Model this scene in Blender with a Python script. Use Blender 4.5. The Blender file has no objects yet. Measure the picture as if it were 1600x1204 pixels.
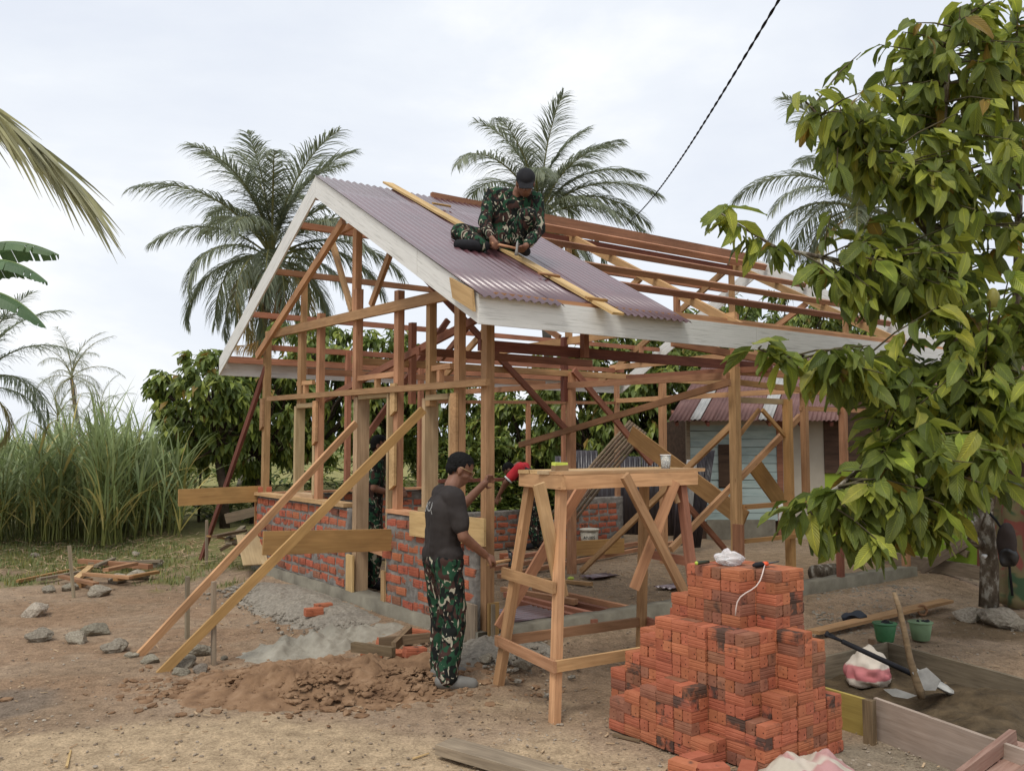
import bpy, bmesh, math, random
from mathutils import Vector, Matrix, noise
random.seed(11)
rad = math.radians
V = Vector
sc = bpy.context.scene
COL = sc.collection

# ------------------------------------------------------------------ camera
F = 1369.0; PITCH = rad(3.76); CH = 1.7
cam_d = bpy.data.cameras.new('camera'); cam = bpy.data.objects.new('camera', cam_d); COL.objects.link(cam)
cam.location = (0, 0, CH); cam.rotation_euler = (math.pi/2 + PITCH, 0, 0)
cam_d.sensor_width = 36; cam_d.lens = 36*F/1600; cam_d.clip_start = .05; cam_d.clip_end = 3000
sc.camera = cam
# ------------------------------------------------------------------ sky, sun, exposure
SUN_EL, SUN_AZ = rad(58), rad(205)      # azimuth clockwise from +Y (behind the camera, to the left)
w = bpy.data.worlds.new('World'); sc.world = w; w.use_nodes = True
nt = w.node_tree; nt.nodes.clear()
def N(nt, t, **k):
    n = nt.nodes.new(t)
    for a, b in k.items(): setattr(n, a, b)
    return n
out = N(nt, 'ShaderNodeOutputWorld'); bg = N(nt, 'ShaderNodeBackground')
sky = N(nt, 'ShaderNodeTexSky', sky_type='NISHITA', sun_disc=False)
sky.sun_elevation = SUN_EL; sky.sun_rotation = SUN_AZ; sky.dust_density = 3; sky.air_density = 1
mulS = N(nt, 'ShaderNodeMixRGB', blend_type='MULTIPLY'); mulS.inputs[0].default_value = 1
mulS.inputs[2].default_value = (.07, .07, .07, 1)
tc = N(nt, 'ShaderNodeTexCoord'); mp = N(nt, 'ShaderNodeMapping'); mp.inputs['Scale'].default_value = (1, 1, 2.2)
mp.inputs['Location'].default_value = (.31, .1, .2)
nz = N(nt, 'ShaderNodeTexNoise'); nz.inputs['Scale'].default_value = 1.9; nz.inputs['Detail'].default_value = 7; nz.inputs['Roughness'].default_value = .55
nz.inputs['Distortion'].default_value = .25
rp_ = N(nt, 'ShaderNodeValToRGB')
e = rp_.color_ramp.elements
e[0].position = .40; e[0].color = (.60, .635, .70, 1)
e[1].position = .66; e[1].color = (.79, .795, .80, 1)
m_ = e.new(.53); m_.color = (.66, .69, .735, 1)
mixS = N(nt, 'ShaderNodeMixRGB'); mixS.inputs[0].default_value = .93
lk = nt.links.new
lk(tc.outputs['Generated'], mp.inputs[0]); lk(mp.outputs[0], nz.inputs['Vector']); lk(nz.outputs['Fac'], rp_.inputs[0])
lk(sky.outputs[0], mulS.inputs[1]); lk(mulS.outputs[0], mixS.inputs[1]); lk(rp_.outputs[0], mixS.inputs[2])
lk(mixS.outputs[0], bg.inputs['Color']); bg.inputs['Strength'].default_value = 1.08
lk(bg.outputs[0], out.inputs[0])
sd = bpy.data.lights.new('sun', 'SUN'); so = bpy.data.objects.new('sun', sd); COL.objects.link(so)
sd.energy = 1.5; sd.angle = rad(22); sd.color = (1, .95, .87)
to_sun = V((math.sin(SUN_AZ)*math.cos(SUN_EL), math.cos(SUN_AZ)*math.cos(SUN_EL), math.sin(SUN_EL)))
so.rotation_euler = to_sun.to_track_quat('Z', 'Y').to_euler()
sc.view_settings.view_transform = 'Standard'; sc.view_settings.look = 'None'
sc.view_settings.exposure = .40; sc.view_settings.gamma = 1; sc.view_settings.use_curve_mapping = False
sc.cycles.max_bounces = 6; sc.cycles.transparent_max_bounces = 6

# ------------------------------------------------------------------ frames of reference
CAMP = V((0, 0, CH))
def ray(px, py):
    a = (px-800)/F; c = (602-py)/F
    return V((a, math.cos(PITCH)-c*math.sin(PITCH), math.sin(PITCH)+c*math.cos(PITCH)))
def gp(px, py, z=0.0):
    d = ray(px, py); return CAMP + d*((z-CH)/d.z)
def dp(px, py, Y):
    d = ray(px, py); return CAMP + d*(Y/d.y)
HS = .93                                   # house units -> metres
C0 = V((-.195, 7.03, .119))
RD = V((.811, .586, 0)).normalized(); LD = V((-RD.y, RD.x, 0)); UP = V((0, 0, 1))
def H(u, v, z): return C0 + (RD*u + LD*v + UP*z)*HS
def plane(px, py, p, n):
    d = ray(px, py); return CAMP + d*((p-CAMP).dot(n)/d.dot(n))
def pu(px, py, u): return plane(px, py, H(u, 0, 0), RD)
def pv(px, py, v): return plane(px, py, H(0, v, 0), LD)
RIDGE_V, SL, ZR = 2.675, .5418, 4.61
def zr(v): return ZR - SL*abs(RIDGE_V-v)
RN = (LD*(-SL) + UP).normalized()          # normal of the right slope
def rp(px, py, off=0): return plane(px, py, H(0, RIDGE_V, ZR)+RN*off, RN)
def sstep(a, b, x):
    t = max(0, min(1, (x-a)/(b-a))); return t*t*(3-2*t)
def uv_of(x, y):
    r = V((x, y, 0)) - V((C0.x, C0.y, 0)); return r.dot(RD)/HS, r.dot(LD)/HS
def gh(x, y):
    u, v = uv_of(x, y)
    t = max(-u, -v if u > -1 else -9)
    z = .119*(1-sstep(.1, 1.1, t))
    return z + .012*noise.noise(V((x*1.3, y*1.3, 0))) + .006*noise.noise(V((x*5, y*5, 3)))

# ------------------------------------------------------------------ object helpers
def tag(o, label=None, cat=None, group=None, kind=None):
    if label: o['label'] = label
    if cat: o['category'] = cat
    if group: o['group'] = group
    if kind: o['kind'] = kind
    return o
def par(o, p):
    if p is not None:
        o.parent = p; o.matrix_parent_inverse = p.matrix_basis.inverted()
    return o
def empty(name, loc, label=None, cat=None, group=None):
    o = bpy.data.objects.new(name, None); COL.objects.link(o); o.location = loc; o.empty_display_size = .1
    return tag(o, label, cat, group)
def add(name, me, mat=None, parent=None, M=None):
    o = bpy.data.objects.new(name, me); COL.objects.link(o)
    if M is not None: o.matrix_basis = M
    if mat is not None and len(me.materials) == 0: me.materials.append(mat)
    return par(o, parent)
class MB:
    def __init__(s): s.v = []; s.f = []; s.mi = []; s.uv = []; s.col = []
    def vert(s, p): s.v.append(tuple(p)); return len(s.v)-1
    def face(s, idx, mi=0): s.f.append(tuple(idx)); s.mi.append(mi)
    def box(s, c, sx, sy, sz, M=None, mi=0, jit=0):
        b = len(s.v)
        for dx, dy, dz in ((-1,-1,-1),(1,-1,-1),(1,1,-1),(-1,1,-1),(-1,-1,1),(1,-1,1),(1,1,1),(-1,1,1)):
            p = V((c[0]+dx*sx/2, c[1]+dy*sy/2, c[2]+dz*sz/2))
            if jit: p += V((random.uniform(-jit, jit), random.uniform(-jit, jit), random.uniform(-jit, jit)))
            s.v.append(tuple(M @ p) if M is not None else tuple(p))
        for q in ((0,3,2,1),(4,5,6,7),(0,1,5,4),(1,2,6,5),(2,3,7,6),(3,0,4,7)): s.face([b+i for i in q], mi)
    def tube(s, pts, rads, seg=8, cap=True, mi=0, sq=1.0):
        pts = [V(p) for p in pts]; rings = []
        ref = None
        for i, p in enumerate(pts):
            t = (pts[min(i+1, len(pts)-1)] - pts[max(i-1, 0)])
            if t.length < 1e-9: t = V((0, 0, 1))
            t.normalize()
            if ref is None: ref = t.orthogonal().normalized()
            x = (ref - t*ref.dot(t))
            x = x.normalized() if x.length > 1e-6 else t.orthogonal().normalized()
            ref = x; y = t.cross(x)
            r = rads[i] if hasattr(rads, '__len__') else rads
            rings.append([s.vert(p + x*(r*math.cos(2*math.pi*k/seg)) + y*(r*sq*math.sin(2*math.pi*k/seg))) for k in range(seg)])
        for a, b in zip(rings, rings[1:]):
            for k in range(seg): s.face((a[k], a[(k+1) % seg], b[(k+1) % seg], b[k]), mi)
        if cap: s.face(list(reversed(rings[0])), mi); s.face(rings[-1], mi)
    def capsule(s, p0, r0, p1, r1, seg=12, sx=1.0):
        p0 = V(p0); p1 = V(p1); d = p1-p0
        t = d.normalized() if d.length > 1e-6 else V((0, 0, 1))
        pts, rr = [], []
        for k in (-.98, -.75, -.4): pts.append(p0+t*r0*k); rr.append(r0*math.sqrt(1-k*k))
        pts += [p0, p1]; rr += [r0, r1]
        for k in (.4, .75, .98): pts.append(p1+t*r1*k); rr.append(r1*math.sqrt(1-k*k))
        # keep monotone
        s.tube(pts, rr, seg)
    def ellipsoid(s, c, rx, ry, rz, M=None, nu=14, nv=9):
        c = V(c); rings = []
        for j in range(1, nv):
            ph = math.pi*j/nv; ring = []
            for i in range(nu):
                th = 2*math.pi*i/nu
                p = V((rx*math.sin(ph)*math.cos(th), ry*math.sin(ph)*math.sin(th), rz*math.cos(ph)))
                if M is not None: p = M @ p
                ring.append(s.vert(c+p))
            rings.append(ring)
        tp = V((0, 0, rz)); bt = V((0, 0, -rz))
        if M is not None: tp = M @ tp; bt = M @ bt
        a = s.vert(c+tp); b = s.vert(c+bt)
        for i in range(nu):
            s.face((a, rings[0][i], rings[0][(i+1) % nu])); s.face((b, rings[-1][(i+1) % nu], rings[-1][i]))
        for r0, r1 in zip(rings, rings[1:]):
            for i in range(nu): s.face((r0[i], r1[i], r1[(i+1) % nu], r0[(i+1) % nu]))
    def mesh(s, name, mats=(), smooth=False):
        me = bpy.data.meshes.new(name); me.from_pydata(s.v, [], s.f)
        for m in mats: me.materials.append(m)
        if len(mats) > 1:
            me.polygons.foreach_set('material_index', s.mi)
        if smooth: me.polygons.foreach_set('use_smooth', [True]*len(me.polygons))
        if s.uv:
            ul = me.uv_layers.new(name='UVMap'); flat = [c for f in s.uv for p in f for c in p]
            ul.data.foreach_set('uv', flat)
        if s.col:
            at = me.color_attributes.new('tint', 'FLOAT_COLOR', 'POINT')
            at.data.foreach_set('color', [c for q in s.col for c in (*q, 1)])
        me.update(); return me
    def build(s, name, mat, parent=None, smooth=False, M=None):
        mats = mat if isinstance(mat, (list, tuple)) else (mat,)
        return add(name, s.mesh(name, mats, smooth), None, parent, M)
def frame_mat(p0, p1, up=UP):
    x = (p1-p0).normalized(); y = up.cross(x)
    if y.length < 1e-4: y = RD.cross(x)
    y.normalize(); z = x.cross(y)
    M = Matrix((x, y, z)).transposed().to_4x4(); M.translation = (p0+p1)/2
    return M
SLIM = {'post', 'prop', 'wall_brace', 'roof_brace', 'wall_rail', 'tie_rail', 'tie_beam', 'rafter', 'truss_web', 'truss_stud', 'king_post', 'wall_plate', 'frame_jamb', 'frame_head', 'transom_rail', 'leg', 'rail', 'rung', 'brace'}
def beam(name, p0, p1, w, h, mat, parent=None, up=UP, jit=.002, label=None):
    """sawn timber from p0 to p1: w across (local Y), h along the up hint (local Z)"""
    p0 = V(p0); p1 = V(p1); M = frame_mat(p0, p1, up); L = (p1-p0).length
    if name in SLIM: w *= .8; h *= .8
    b = MB(); b.box((0, 0, 0), L, w, h, jit=jit)
    o = b.build(name, mat, parent, M=M)
    if label: o['label'] = label
    return o

# ------------------------------------------------------------------ materials
MATS = {}
def newmat(name):
    m = bpy.data.materials.new(name); m.use_nodes = True; nt = m.node_tree
    p = nt.nodes['Principled BSDF']; return m, nt, p
def ramp(nt, stops):
    r = N(nt, 'ShaderNodeValToRGB'); e = r.color_ramp.elements
    while len(e) < len(stops): e.new(.5)
    for el, (pos, c) in zip(e, stops): el.position = pos; el.color = (*c, 1) if len(c) == 3 else c
    return r
def tex(nt, scale, detail=4, rough=.55, dist=0, coord='Object', mscale=(1, 1, 1), kind='ShaderNodeTexNoise'):
    tc = N(nt, 'ShaderNodeTexCoord'); mp = N(nt, 'ShaderNodeMapping'); mp.inputs['Scale'].default_value = mscale
    n = N(nt, kind); n.inputs['Scale'].default_value = scale
    if kind == 'ShaderNodeTexNoise':
        n.inputs['Detail'].default_value = detail; n.inputs['Roughness'].default_value = rough; n.inputs['Distortion'].default_value = dist
    nt.links.new(tc.outputs[coord], mp.inputs[0]); nt.links.new(mp.outputs[0], n.inputs['Vector'])
    return n, mp
def bump(nt, p, src, strength=.3, dist=.01):
    b = N(nt, 'ShaderNodeBump'); b.inputs['Strength'].default_value = strength; b.inputs['Distance'].default_value = dist
    nt.links.new(src, b.inputs['Height']); nt.links.new(b.outputs[0], p.inputs['Normal']); return b
def shift_random(nt, mp):
    oi = N(nt, 'ShaderNodeObjectInfo'); cb = N(nt, 'ShaderNodeMath', operation='MULTIPLY'); cb.inputs[1].default_value = 37
    nt.links.new(oi.outputs['Random'], cb.inputs[0]); cx = N(nt, 'ShaderNodeCombineXYZ')
    nt.links.new(cb.outputs[0], cx.inputs[0]); nt.links.new(cb.outputs[0], cx.inputs[1]); nt.links.new(cx.outputs[0], mp.inputs['Location'])
    return oi
def hsv_random(nt, oi, col, hue=.015, val=.3):
    h = N(nt, 'ShaderNodeHueSaturation'); a = N(nt, 'ShaderNodeMapRange'); b = N(nt, 'ShaderNodeMapRange')
    a.inputs[3].default_value = .5-hue; a.inputs[4].default_value = .5+hue
    b.inputs[3].default_value = 1-val; b.inputs[4].default_value = 1+val
    fr = N(nt, 'ShaderNodeMath', operation='MULTIPLY'); fr.inputs[1].default_value = 7.31
    fr2 = N(nt, 'ShaderNodeMath', operation='FRACT')
    nt.links.new(oi.outputs['Random'], fr.inputs[0]); nt.links.new(fr.outputs[0], fr2.inputs[0])
    nt.links.new(oi.outputs['Random'], a.inputs[0]); nt.links.new(fr2.outputs[0], b.inputs[0])
    nt.links.new(a.outputs[0], h.inputs['Hue']); nt.links.new(b.outputs[0], h.inputs['Value']); nt.links.new(col, h.inputs['Color'])
    return h
def wood(name, dark, light, val=.26, hue=.012, rough=.75):
    m, nt, p = newmat(name)
    n, mp = tex(nt, 9, 5, .6, .5, mscale=(.35, 5, 5)); oi = shift_random(nt, mp)
    n2, mp2 = tex(nt, 2.2, 3, .6, .3, mscale=(.8, 1.5, 1.5)); shift_random(nt, mp2)
    r = ramp(nt, [(.28, dark), (.7, light)])
    nt.links.new(n.outputs['Fac'], r.inputs[0])
    r2 = ramp(nt, [(.3, (.72, .7, .68)), (.65, (1.08, 1.04, 1))]); nt.links.new(n2.outputs['Fac'], r2.inputs[0])
    # knots
    vo, mpv = tex(nt, 2.0, kind='ShaderNodeTexVoronoi', mscale=(1.3, 6, 6)); shift_random(nt, mpv)
    rk = ramp(nt, [(.035, (.45, .36, .3)), (.08, (1, 1, 1))]); nt.links.new(vo.outputs['Distance'], rk.inputs[0])
    mx = N(nt, 'ShaderNodeMixRGB', blend_type='MULTIPLY'); mx.inputs[0].default_value = 1
    mx2 = N(nt, 'ShaderNodeMixRGB', blend_type='MULTIPLY'); mx2.inputs[0].default_value = .8
    nt.links.new(r.outputs[0], mx.inputs[1]); nt.links.new(r2.outputs[0], mx.inputs[2])
    nt.links.new(mx.outputs[0], mx2.inputs[1]); nt.links.new(rk.outputs[0], mx2.inputs[2])
    h = hsv_random(nt, oi, mx2.outputs[0], hue, val)
    nt.links.new(h.outputs[0], p.inputs['Base Color']); p.inputs['Roughness'].default_value = rough
    p.inputs['Specular IOR Level'].default_value = .25
    bump(nt, p, n.outputs['Fac'], .25, .004)
    MATS[name] = m; return m
W_OR = wood('orange_sawn_timber', (.36, .20, .10), (.56, .335, .18))
W_RED = wood('red_sawn_timber', (.28, .13, .078), (.43, .215, .125))
W_DRK = wood('dark_red_timber', (.15, .06, .042), (.26, .11, .07))
W_PALE = wood('pale_yellow_timber', (.42, .27, .125), (.60, .42, .215), val=.12)
W_TAN = wood('tan_plank', (.33, .185, .075), (.46, .275, .115), val=.12)
W_CREAM = wood('cream_door_frame_timber', (.36, .26, .145), (.52, .40, .245), val=.1)
W_GREY = wood('weathered_grey_timber', (.15, .12, .085), (.30, .25, .18), val=.2)
W_DIRT = wood('muddy_brown_timber', (.11, .075, .045), (.24, .17, .105), val=.2)
W_BAM = wood('bamboo_pole', (.14, .10, .07), (.28, .21, .15), val=.25)

def noisy(name, stops, scale=8, detail=6, rough=.9, bstr=.3, bdist=.01, spec=.2, rnd=0, coord='Object', mscale=(1, 1, 1), dist=0, bscale=None):
    m, nt, p = newmat(name); n, mp = tex(nt, scale, detail, .6, dist, coord, mscale)
    r = ramp(nt, stops); nt.links.new(n.outputs['Fac'], r.inputs[0]); c = r.outputs[0]
    if rnd:
        oi = shift_random(nt, mp); c = hsv_random(nt, oi, c, .012, rnd).outputs[0]
    nt.links.new(c, p.inputs['Base Color']); p.inputs['Roughness'].default_value = rough; p.inputs['Specular IOR Level'].default_value = spec
    if bstr:
        if bscale: n, _ = tex(nt, bscale, 5, .65, 0, coord, mscale)
        bump(nt, p, n.outputs['Fac'], bstr, bdist)
    MATS[name] = m; return m
def brickmat(name, a, b, spots, burnt=0):
    m, nt, p = newmat(name)
    n, mp = tex(nt, 14, 5, .6, .2); oi = shift_random(nt, mp)
    r = ramp(nt, [(.3, a), (.7, b)]); nt.links.new(n.outputs['Fac'], r.inputs[0]); c = r.outputs[0]
    n2, mp2 = tex(nt, 9, 4, .6, .3); shift_random(nt, mp2)
    r2 = ramp(nt, [(spots, (0, 0, 0)), (spots+.12, (1, 1, 1))]); nt.links.new(n2.outputs['Fac'], r2.inputs[0])
    mx = N(nt, 'ShaderNodeMixRGB'); nt.links.new(r2.outputs[0], mx.inputs[0]); mx.inputs[1].default_value = (*[x*burnt for x in (.28, .16, .12)], 1) if burnt else (.085, .05, .038, 1)
    nt.links.new(c, mx.inputs[2])
    # small vent holes on the ends (|x| near the end face)
    tcn = N(nt, 'ShaderNodeTexCoord'); sx = N(nt, 'ShaderNodeSeparateXYZ'); nt.links.new(tcn.outputs['Normal'], sx.inputs[0])
    ab = N(nt, 'ShaderNodeMath', operation='ABSOLUTE'); nt.links.new(sx.outputs[0], ab.inputs[0])
    gt = N(nt, 'ShaderNodeMath', operation='GREATER_THAN'); gt.inputs[1].default_value = .9; nt.links.new(ab.outputs[0], gt.inputs[0])
    vo, mpv = tex(nt, 44, kind='ShaderNodeTexVoronoi'); vo.inputs['Randomness'].default_value = .85
    lt = N(nt, 'ShaderNodeMath', operation='LESS_THAN'); lt.inputs[1].default_value = .2; nt.links.new(vo.outputs['Distance'], lt.inputs[0])
    an = N(nt, 'ShaderNodeMath', operation='MULTIPLY'); nt.links.new(gt.outputs[0], an.inputs[0]); nt.links.new(lt.outputs[0], an.inputs[1])
    mh = N(nt, 'ShaderNodeMixRGB'); nt.links.new(an.outputs[0], mh.inputs[0]); nt.links.new(mx.outputs[0], mh.inputs[1]); mh.inputs[2].default_value = (.07, .02, .012, 1)
    h = hsv_random(nt, oi, mh.outputs[0], .006, .14)
    nt.links.new(h.outputs[0], p.inputs['Base Color']); p.inputs['Roughness'].default_value = .85; p.inputs['Specular IOR Level'].default_value = .2
    bump(nt, p, n.outputs['Fac'], .4, .004)
    MATS[name] = m; return m
B_OR = brickmat('orange_brick', (.33, .105, .053), (.43, .15, .08), .27)
B_BRN = brickmat('brown_brick', (.21, .085, .052), (.29, .13, .08), .28)
B_BLK = brickmat('burnt_brick', (.27, .085, .05), (.38, .13, .07), .46)
B_WALL = brickmat('wall_brick', (.31, .085, .048), (.42, .135, .075), .32)
MORTAR = noisy('grey_mortar', [(.3, (.12, .108, .095)), (.7, (.27, .25, .225))], 11, 8, .95, .9, .02)
CONC = noisy('wet_concrete', [(.3, (.13, .115, .088)), (.7, (.235, .215, .165))], 5, 8, .85, .4, .01)
CEM = noisy('dry_cement_sand', [(.3, (.22, .20, .16)), (.72, (.36, .335, .275))], 7, 9, .95, .8, .02)
SOIL = noisy('loose_brown_soil', [(.28, (.12, .068, .038)), (.5, (.22, .132, .074)), (.74, (.31, .20, .12))], 7, 10, .95, .9, .03)
GRAVEL = noisy('grey_rubble', [(.3, (.17, .15, .12)), (.7, (.34, .305, .25))], 30, 6, .95, .9, .02)
STONE = noisy('rubble_stone', [(.3, (.19, .16, .12)), (.55, (.33, .29, .225)), (.8, (.46, .41, .33))], 6, 8, .9, .8, .03, rnd=.3)
WETSAND = noisy('wet_sand', [(.3, (.045, .032, .018)), (.7, (.12, .085, .048))], 9, 9, .9, 1, .03)
FASC = noisy('grey_white_fascia', [(.33, (.48, .48, .45)), (.45, (.66, .66, .63)), (.7, (.72, .72, .69))], 12, 5, .6, .6, .004, .3, mscale=(.25, 6, 6), dist=.4)
def flat(name, c, rough=.6, spec=.4, metal=0, var=.15, scale=6):
    return noisy(name, [(.3, tuple(x*(1-var) for x in c)), (.7, tuple(x*(1+var) for x in c))], scale, 4, rough, .1, .003, spec)
m, nt, p = newmat('maroon_roof_sheet'); n, _ = tex(nt, 3, 5, .6); r = ramp(nt, [(.3, (.075, .022, .028)), (.75, (.12, .038, .046))])
nt.links.new(n.outputs['Fac'], r.inputs[0]); nt.links.new(r.outputs[0], p.inputs['Base Color'])
p.inputs['Roughness'].default_value = .3; p.inputs['Specular IOR Level'].default_value = 1
p.inputs['Coat Weight'].default_value = 1; p.inputs['Coat Roughness'].default_value = .32; p.inputs['Coat IOR'].default_value = 1.7
ROOF = m
RUST = noisy('old_maroon_roof', [(.3, (.10, .045, .038)), (.6, (.165, .08, .068)), (.8, (.22, .12, .10))], 2.2, 8, .6, .2, .004, .4)
ZINC = noisy('pale_zinc_sheet', [(.3, (.26, .255, .24)), (.7, (.42, .42, .40))], 3, 6, .5, .1, .003, .5)
DKTIN = noisy('dark_roof_sheet', [(.3, (.022, .018, .022)), (.7, (.05, .04, .046))], 3, 6, .3, .1, .003, .7)
BLUEP = noisy('faded_blue_boards', [(.3, (.22, .285, .275)), (.5, (.33, .41, .39)), (.75, (.40, .47, .445))], 3, 8, .85, .3, .006, mscale=(.6, 1, 3), rnd=.08)
PLAST = noisy('beige_plaster', [(.3, (.30, .265, .215)), (.7, (.42, .38, .31))], 1.4, 8, .9, .3, .006)
LIME = noisy('lime_green_paint', [(.25, (.17, .26, .03)), (.5, (.26, .37, .04)), (.75, (.31, .42, .055))], 1.8, 7, .7, .2, .004, rnd=.06)
BROWNB = noisy('brown_boards', [(.3, (.045, .028, .02)), (.7, (.10, .06, .04))], 5, 6, .85, .4, .006, mscale=(.5, 1, 3), rnd=.15)
SKIN = noisy('brown_skin', [(.3, (.165, .075, .045)), (.7, (.235, .115, .072))], 9, 4, .55, .1, .003, .35)
HAIR = noisy('black_hair', [(.3, (.004, .004, .004)), (.7, (.012, .011, .011))], 90, 4, .8, .8, .006, .15)
TEE = noisy('faded_black_cotton', [(.3, (.026, .022, .021)), (.7, (.044, .038, .036))], 6, 6, .9, .3, .006, .15)
BLKC = noisy('black_cloth', [(.3, (.012, .012, .014)), (.7, (.026, .026, .03))], 8, 5, .85, .2, .004, .2)
REDC = noisy('red_cloth', [(.3, (.42, .02, .03)), (.7, (.58, .045, .055))], 6, 5, .85, .2, .004, .2)
WHITE = flat('white_cloth', (.7, .7, .68), .85, .2)
def camo(name, s=1.0):
    m, nt, p = newmat(name)
    def layer(scale, seed, lo, dist):
        tc = N(nt, 'ShaderNodeTexCoord'); mp = N(nt, 'ShaderNodeMapping'); mp.inputs['Location'].default_value = (seed, seed*1.7, seed*.6)
        mp.inputs['Scale'].default_value = (1, 1, .7)
        n = N(nt, 'ShaderNodeTexNoise'); n.inputs['Scale'].default_value = scale*s; n.inputs['Detail'].default_value = 1.5; n.inputs['Distortion'].default_value = dist
        nt.links.new(tc.outputs['Object'], mp.inputs[0]); nt.links.new(mp.outputs[0], n.inputs['Vector'])
        r = ramp(nt, [(lo, (0, 0, 0)), (lo+.015, (1, 1, 1))]); nt.links.new(n.outputs['Fac'], r.inputs[0]); return r.outputs[0]
    base = (.020, .062, .033, 1); cols = [(.050, .027, .022, 1), (.011, .013, .012, 1), (.36, .33, .25, 1)]
    prev = None
    for (scale, seed, lo, dist), c in zip(((7, 1.3, .50, .9), (8, 5.2, .52, 1.2), (8, 9.1, .63, 2.2)), cols):
        mx = N(nt, 'ShaderNodeMixRGB'); nt.links.new(layer(scale, seed, lo, dist), mx.inputs[0])
        if prev is None: mx.inputs[1].default_value = base
        else: nt.links.new(prev, mx.inputs[1])
        mx.inputs[2].default_value = c; prev = mx.outputs[0]
    nt.links.new(prev, p.inputs['Base Color']); p.inputs['Roughness'].default_value = .9; p.inputs['Specular IOR Level'].default_value = .15
    n, _ = tex(nt, 14, 5); bump(nt, p, n.outputs['Fac'], .3, .006)
    return m
CAMO = camo('camouflage_cloth', 1.9)
def leafmat(name, c_lo, c_hi, veins=True, trans=.35, rough=.42):
    m, nt, p = newmat(name)
    at = N(nt, 'ShaderNodeAttribute', attribute_name='tint'); n, _ = tex(nt, 2.5, 4, .6)
    r = ramp(nt, [(.3, c_lo), (.72, c_hi)]); nt.links.new(n.outputs['Fac'], r.inputs[0])
    mx = N(nt, 'ShaderNodeMixRGB', blend_type='MULTIPLY'); mx.inputs[0].default_value = 1
    nt.links.new(r.outputs[0], mx.inputs[1]); nt.links.new(at.outputs['Color'], mx.inputs[2]); c = mx.outputs[0]
    if veins:
        uv = N(nt, 'ShaderNodeUVMap'); s = N(nt, 'ShaderNodeSeparateXYZ'); nt.links.new(uv.outputs[0], s.inputs[0])
        ay = N(nt, 'ShaderNodeMath', operation='SUBTRACT'); ay.inputs[1].default_value = .5; nt.links.new(s.outputs[1], ay.inputs[0])
        ab = N(nt, 'ShaderNodeMath', operation='ABSOLUTE'); nt.links.new(ay.outputs[0], ab.inputs[0])
        k = N(nt, 'ShaderNodeMath', operation='MULTIPLY_ADD'); k.inputs[1].default_value = -.5; nt.links.new(ab.outputs[0], k.inputs[0]); nt.links.new(s.outputs[0], k.inputs[2])
        sn = N(nt, 'ShaderNodeMath', operation='MULTIPLY'); sn.inputs[1].default_value = 75; nt.links.new(k.outputs[0], sn.inputs[0])
        si = N(nt, 'ShaderNodeMath', operation='SINE'); nt.links.new(sn.outputs[0], si.inputs[0])
        bump(nt, p, si.outputs[0], .5, .004)
        rm = ramp(nt, [(.02, (1.5, 1.45, 1.1)), (.05, (1, 1, 1))]); nt.links.new(ab.outputs[0], rm.inputs[0])
        m2 = N(nt, 'ShaderNodeMixRGB', blend_type='MULTIPLY'); m2.inputs[0].default_value = 1
        nt.links.new(c, m2.inputs[1]); nt.links.new(rm.outputs[0], m2.inputs[2]); c = m2.outputs[0]
    nt.links.new(c, p.inputs['Base Color']); p.inputs['Roughness'].default_value = rough; p.inputs['Specular IOR Level'].default_value = .4
    if trans:
        t = N(nt, 'ShaderNodeBsdfTranslucent'); nt.links.new(c, t.inputs['Color']); ms = N(nt, 'ShaderNodeMixShader'); ms.inputs[0].default_value = trans
        o = nt.nodes['Material Output']; nt.links.new(p.outputs[0], ms.inputs[1]); nt.links.new(t.outputs[0], ms.inputs[2]); nt.links.new(ms.outputs[0], o.inputs[0])
    return m
LEAF = leafmat('cocoa_leaf', (.14, .195, .036), (.27, .315, .065), trans=.45)
LEAFB = leafmat('hedge_cocoa_leaf', (.13, .19, .045), (.26, .31, .08), veins=False, trans=.4)
PALM = leafmat('palm_leaf', (.17, .20, .14), (.28, .305, .20), veins=False, trans=.4, rough=.4)  # pale grey-green: haze is put into the leaf colour, no haze volume
BANANA = leafmat('banana_leaf', (.08, .14, .06), (.14, .20, .085), veins=False, trans=.3)
CANE = leafmat('cane_blade', (.25, .325, .13), (.39, .45, .22), veins=False, trans=.3)
GRASS = leafmat('grass_blade', (.12, .165, .045), (.22, .25, .085), veins=False, trans=.25)
BARK = noisy('grey_brown_bark', [(.35, (.07, .052, .036)), (.52, (.16, .13, .095)), (.62, (.42, .40, .34))], 14, 8, .9, .9, .02, mscale=(1, 1, .6))
DBARK = noisy('dark_bark', [(.3, (.03, .022, .015)), (.7, (.09, .065, .045))], 9, 7, .9, .7, .02)
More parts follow.
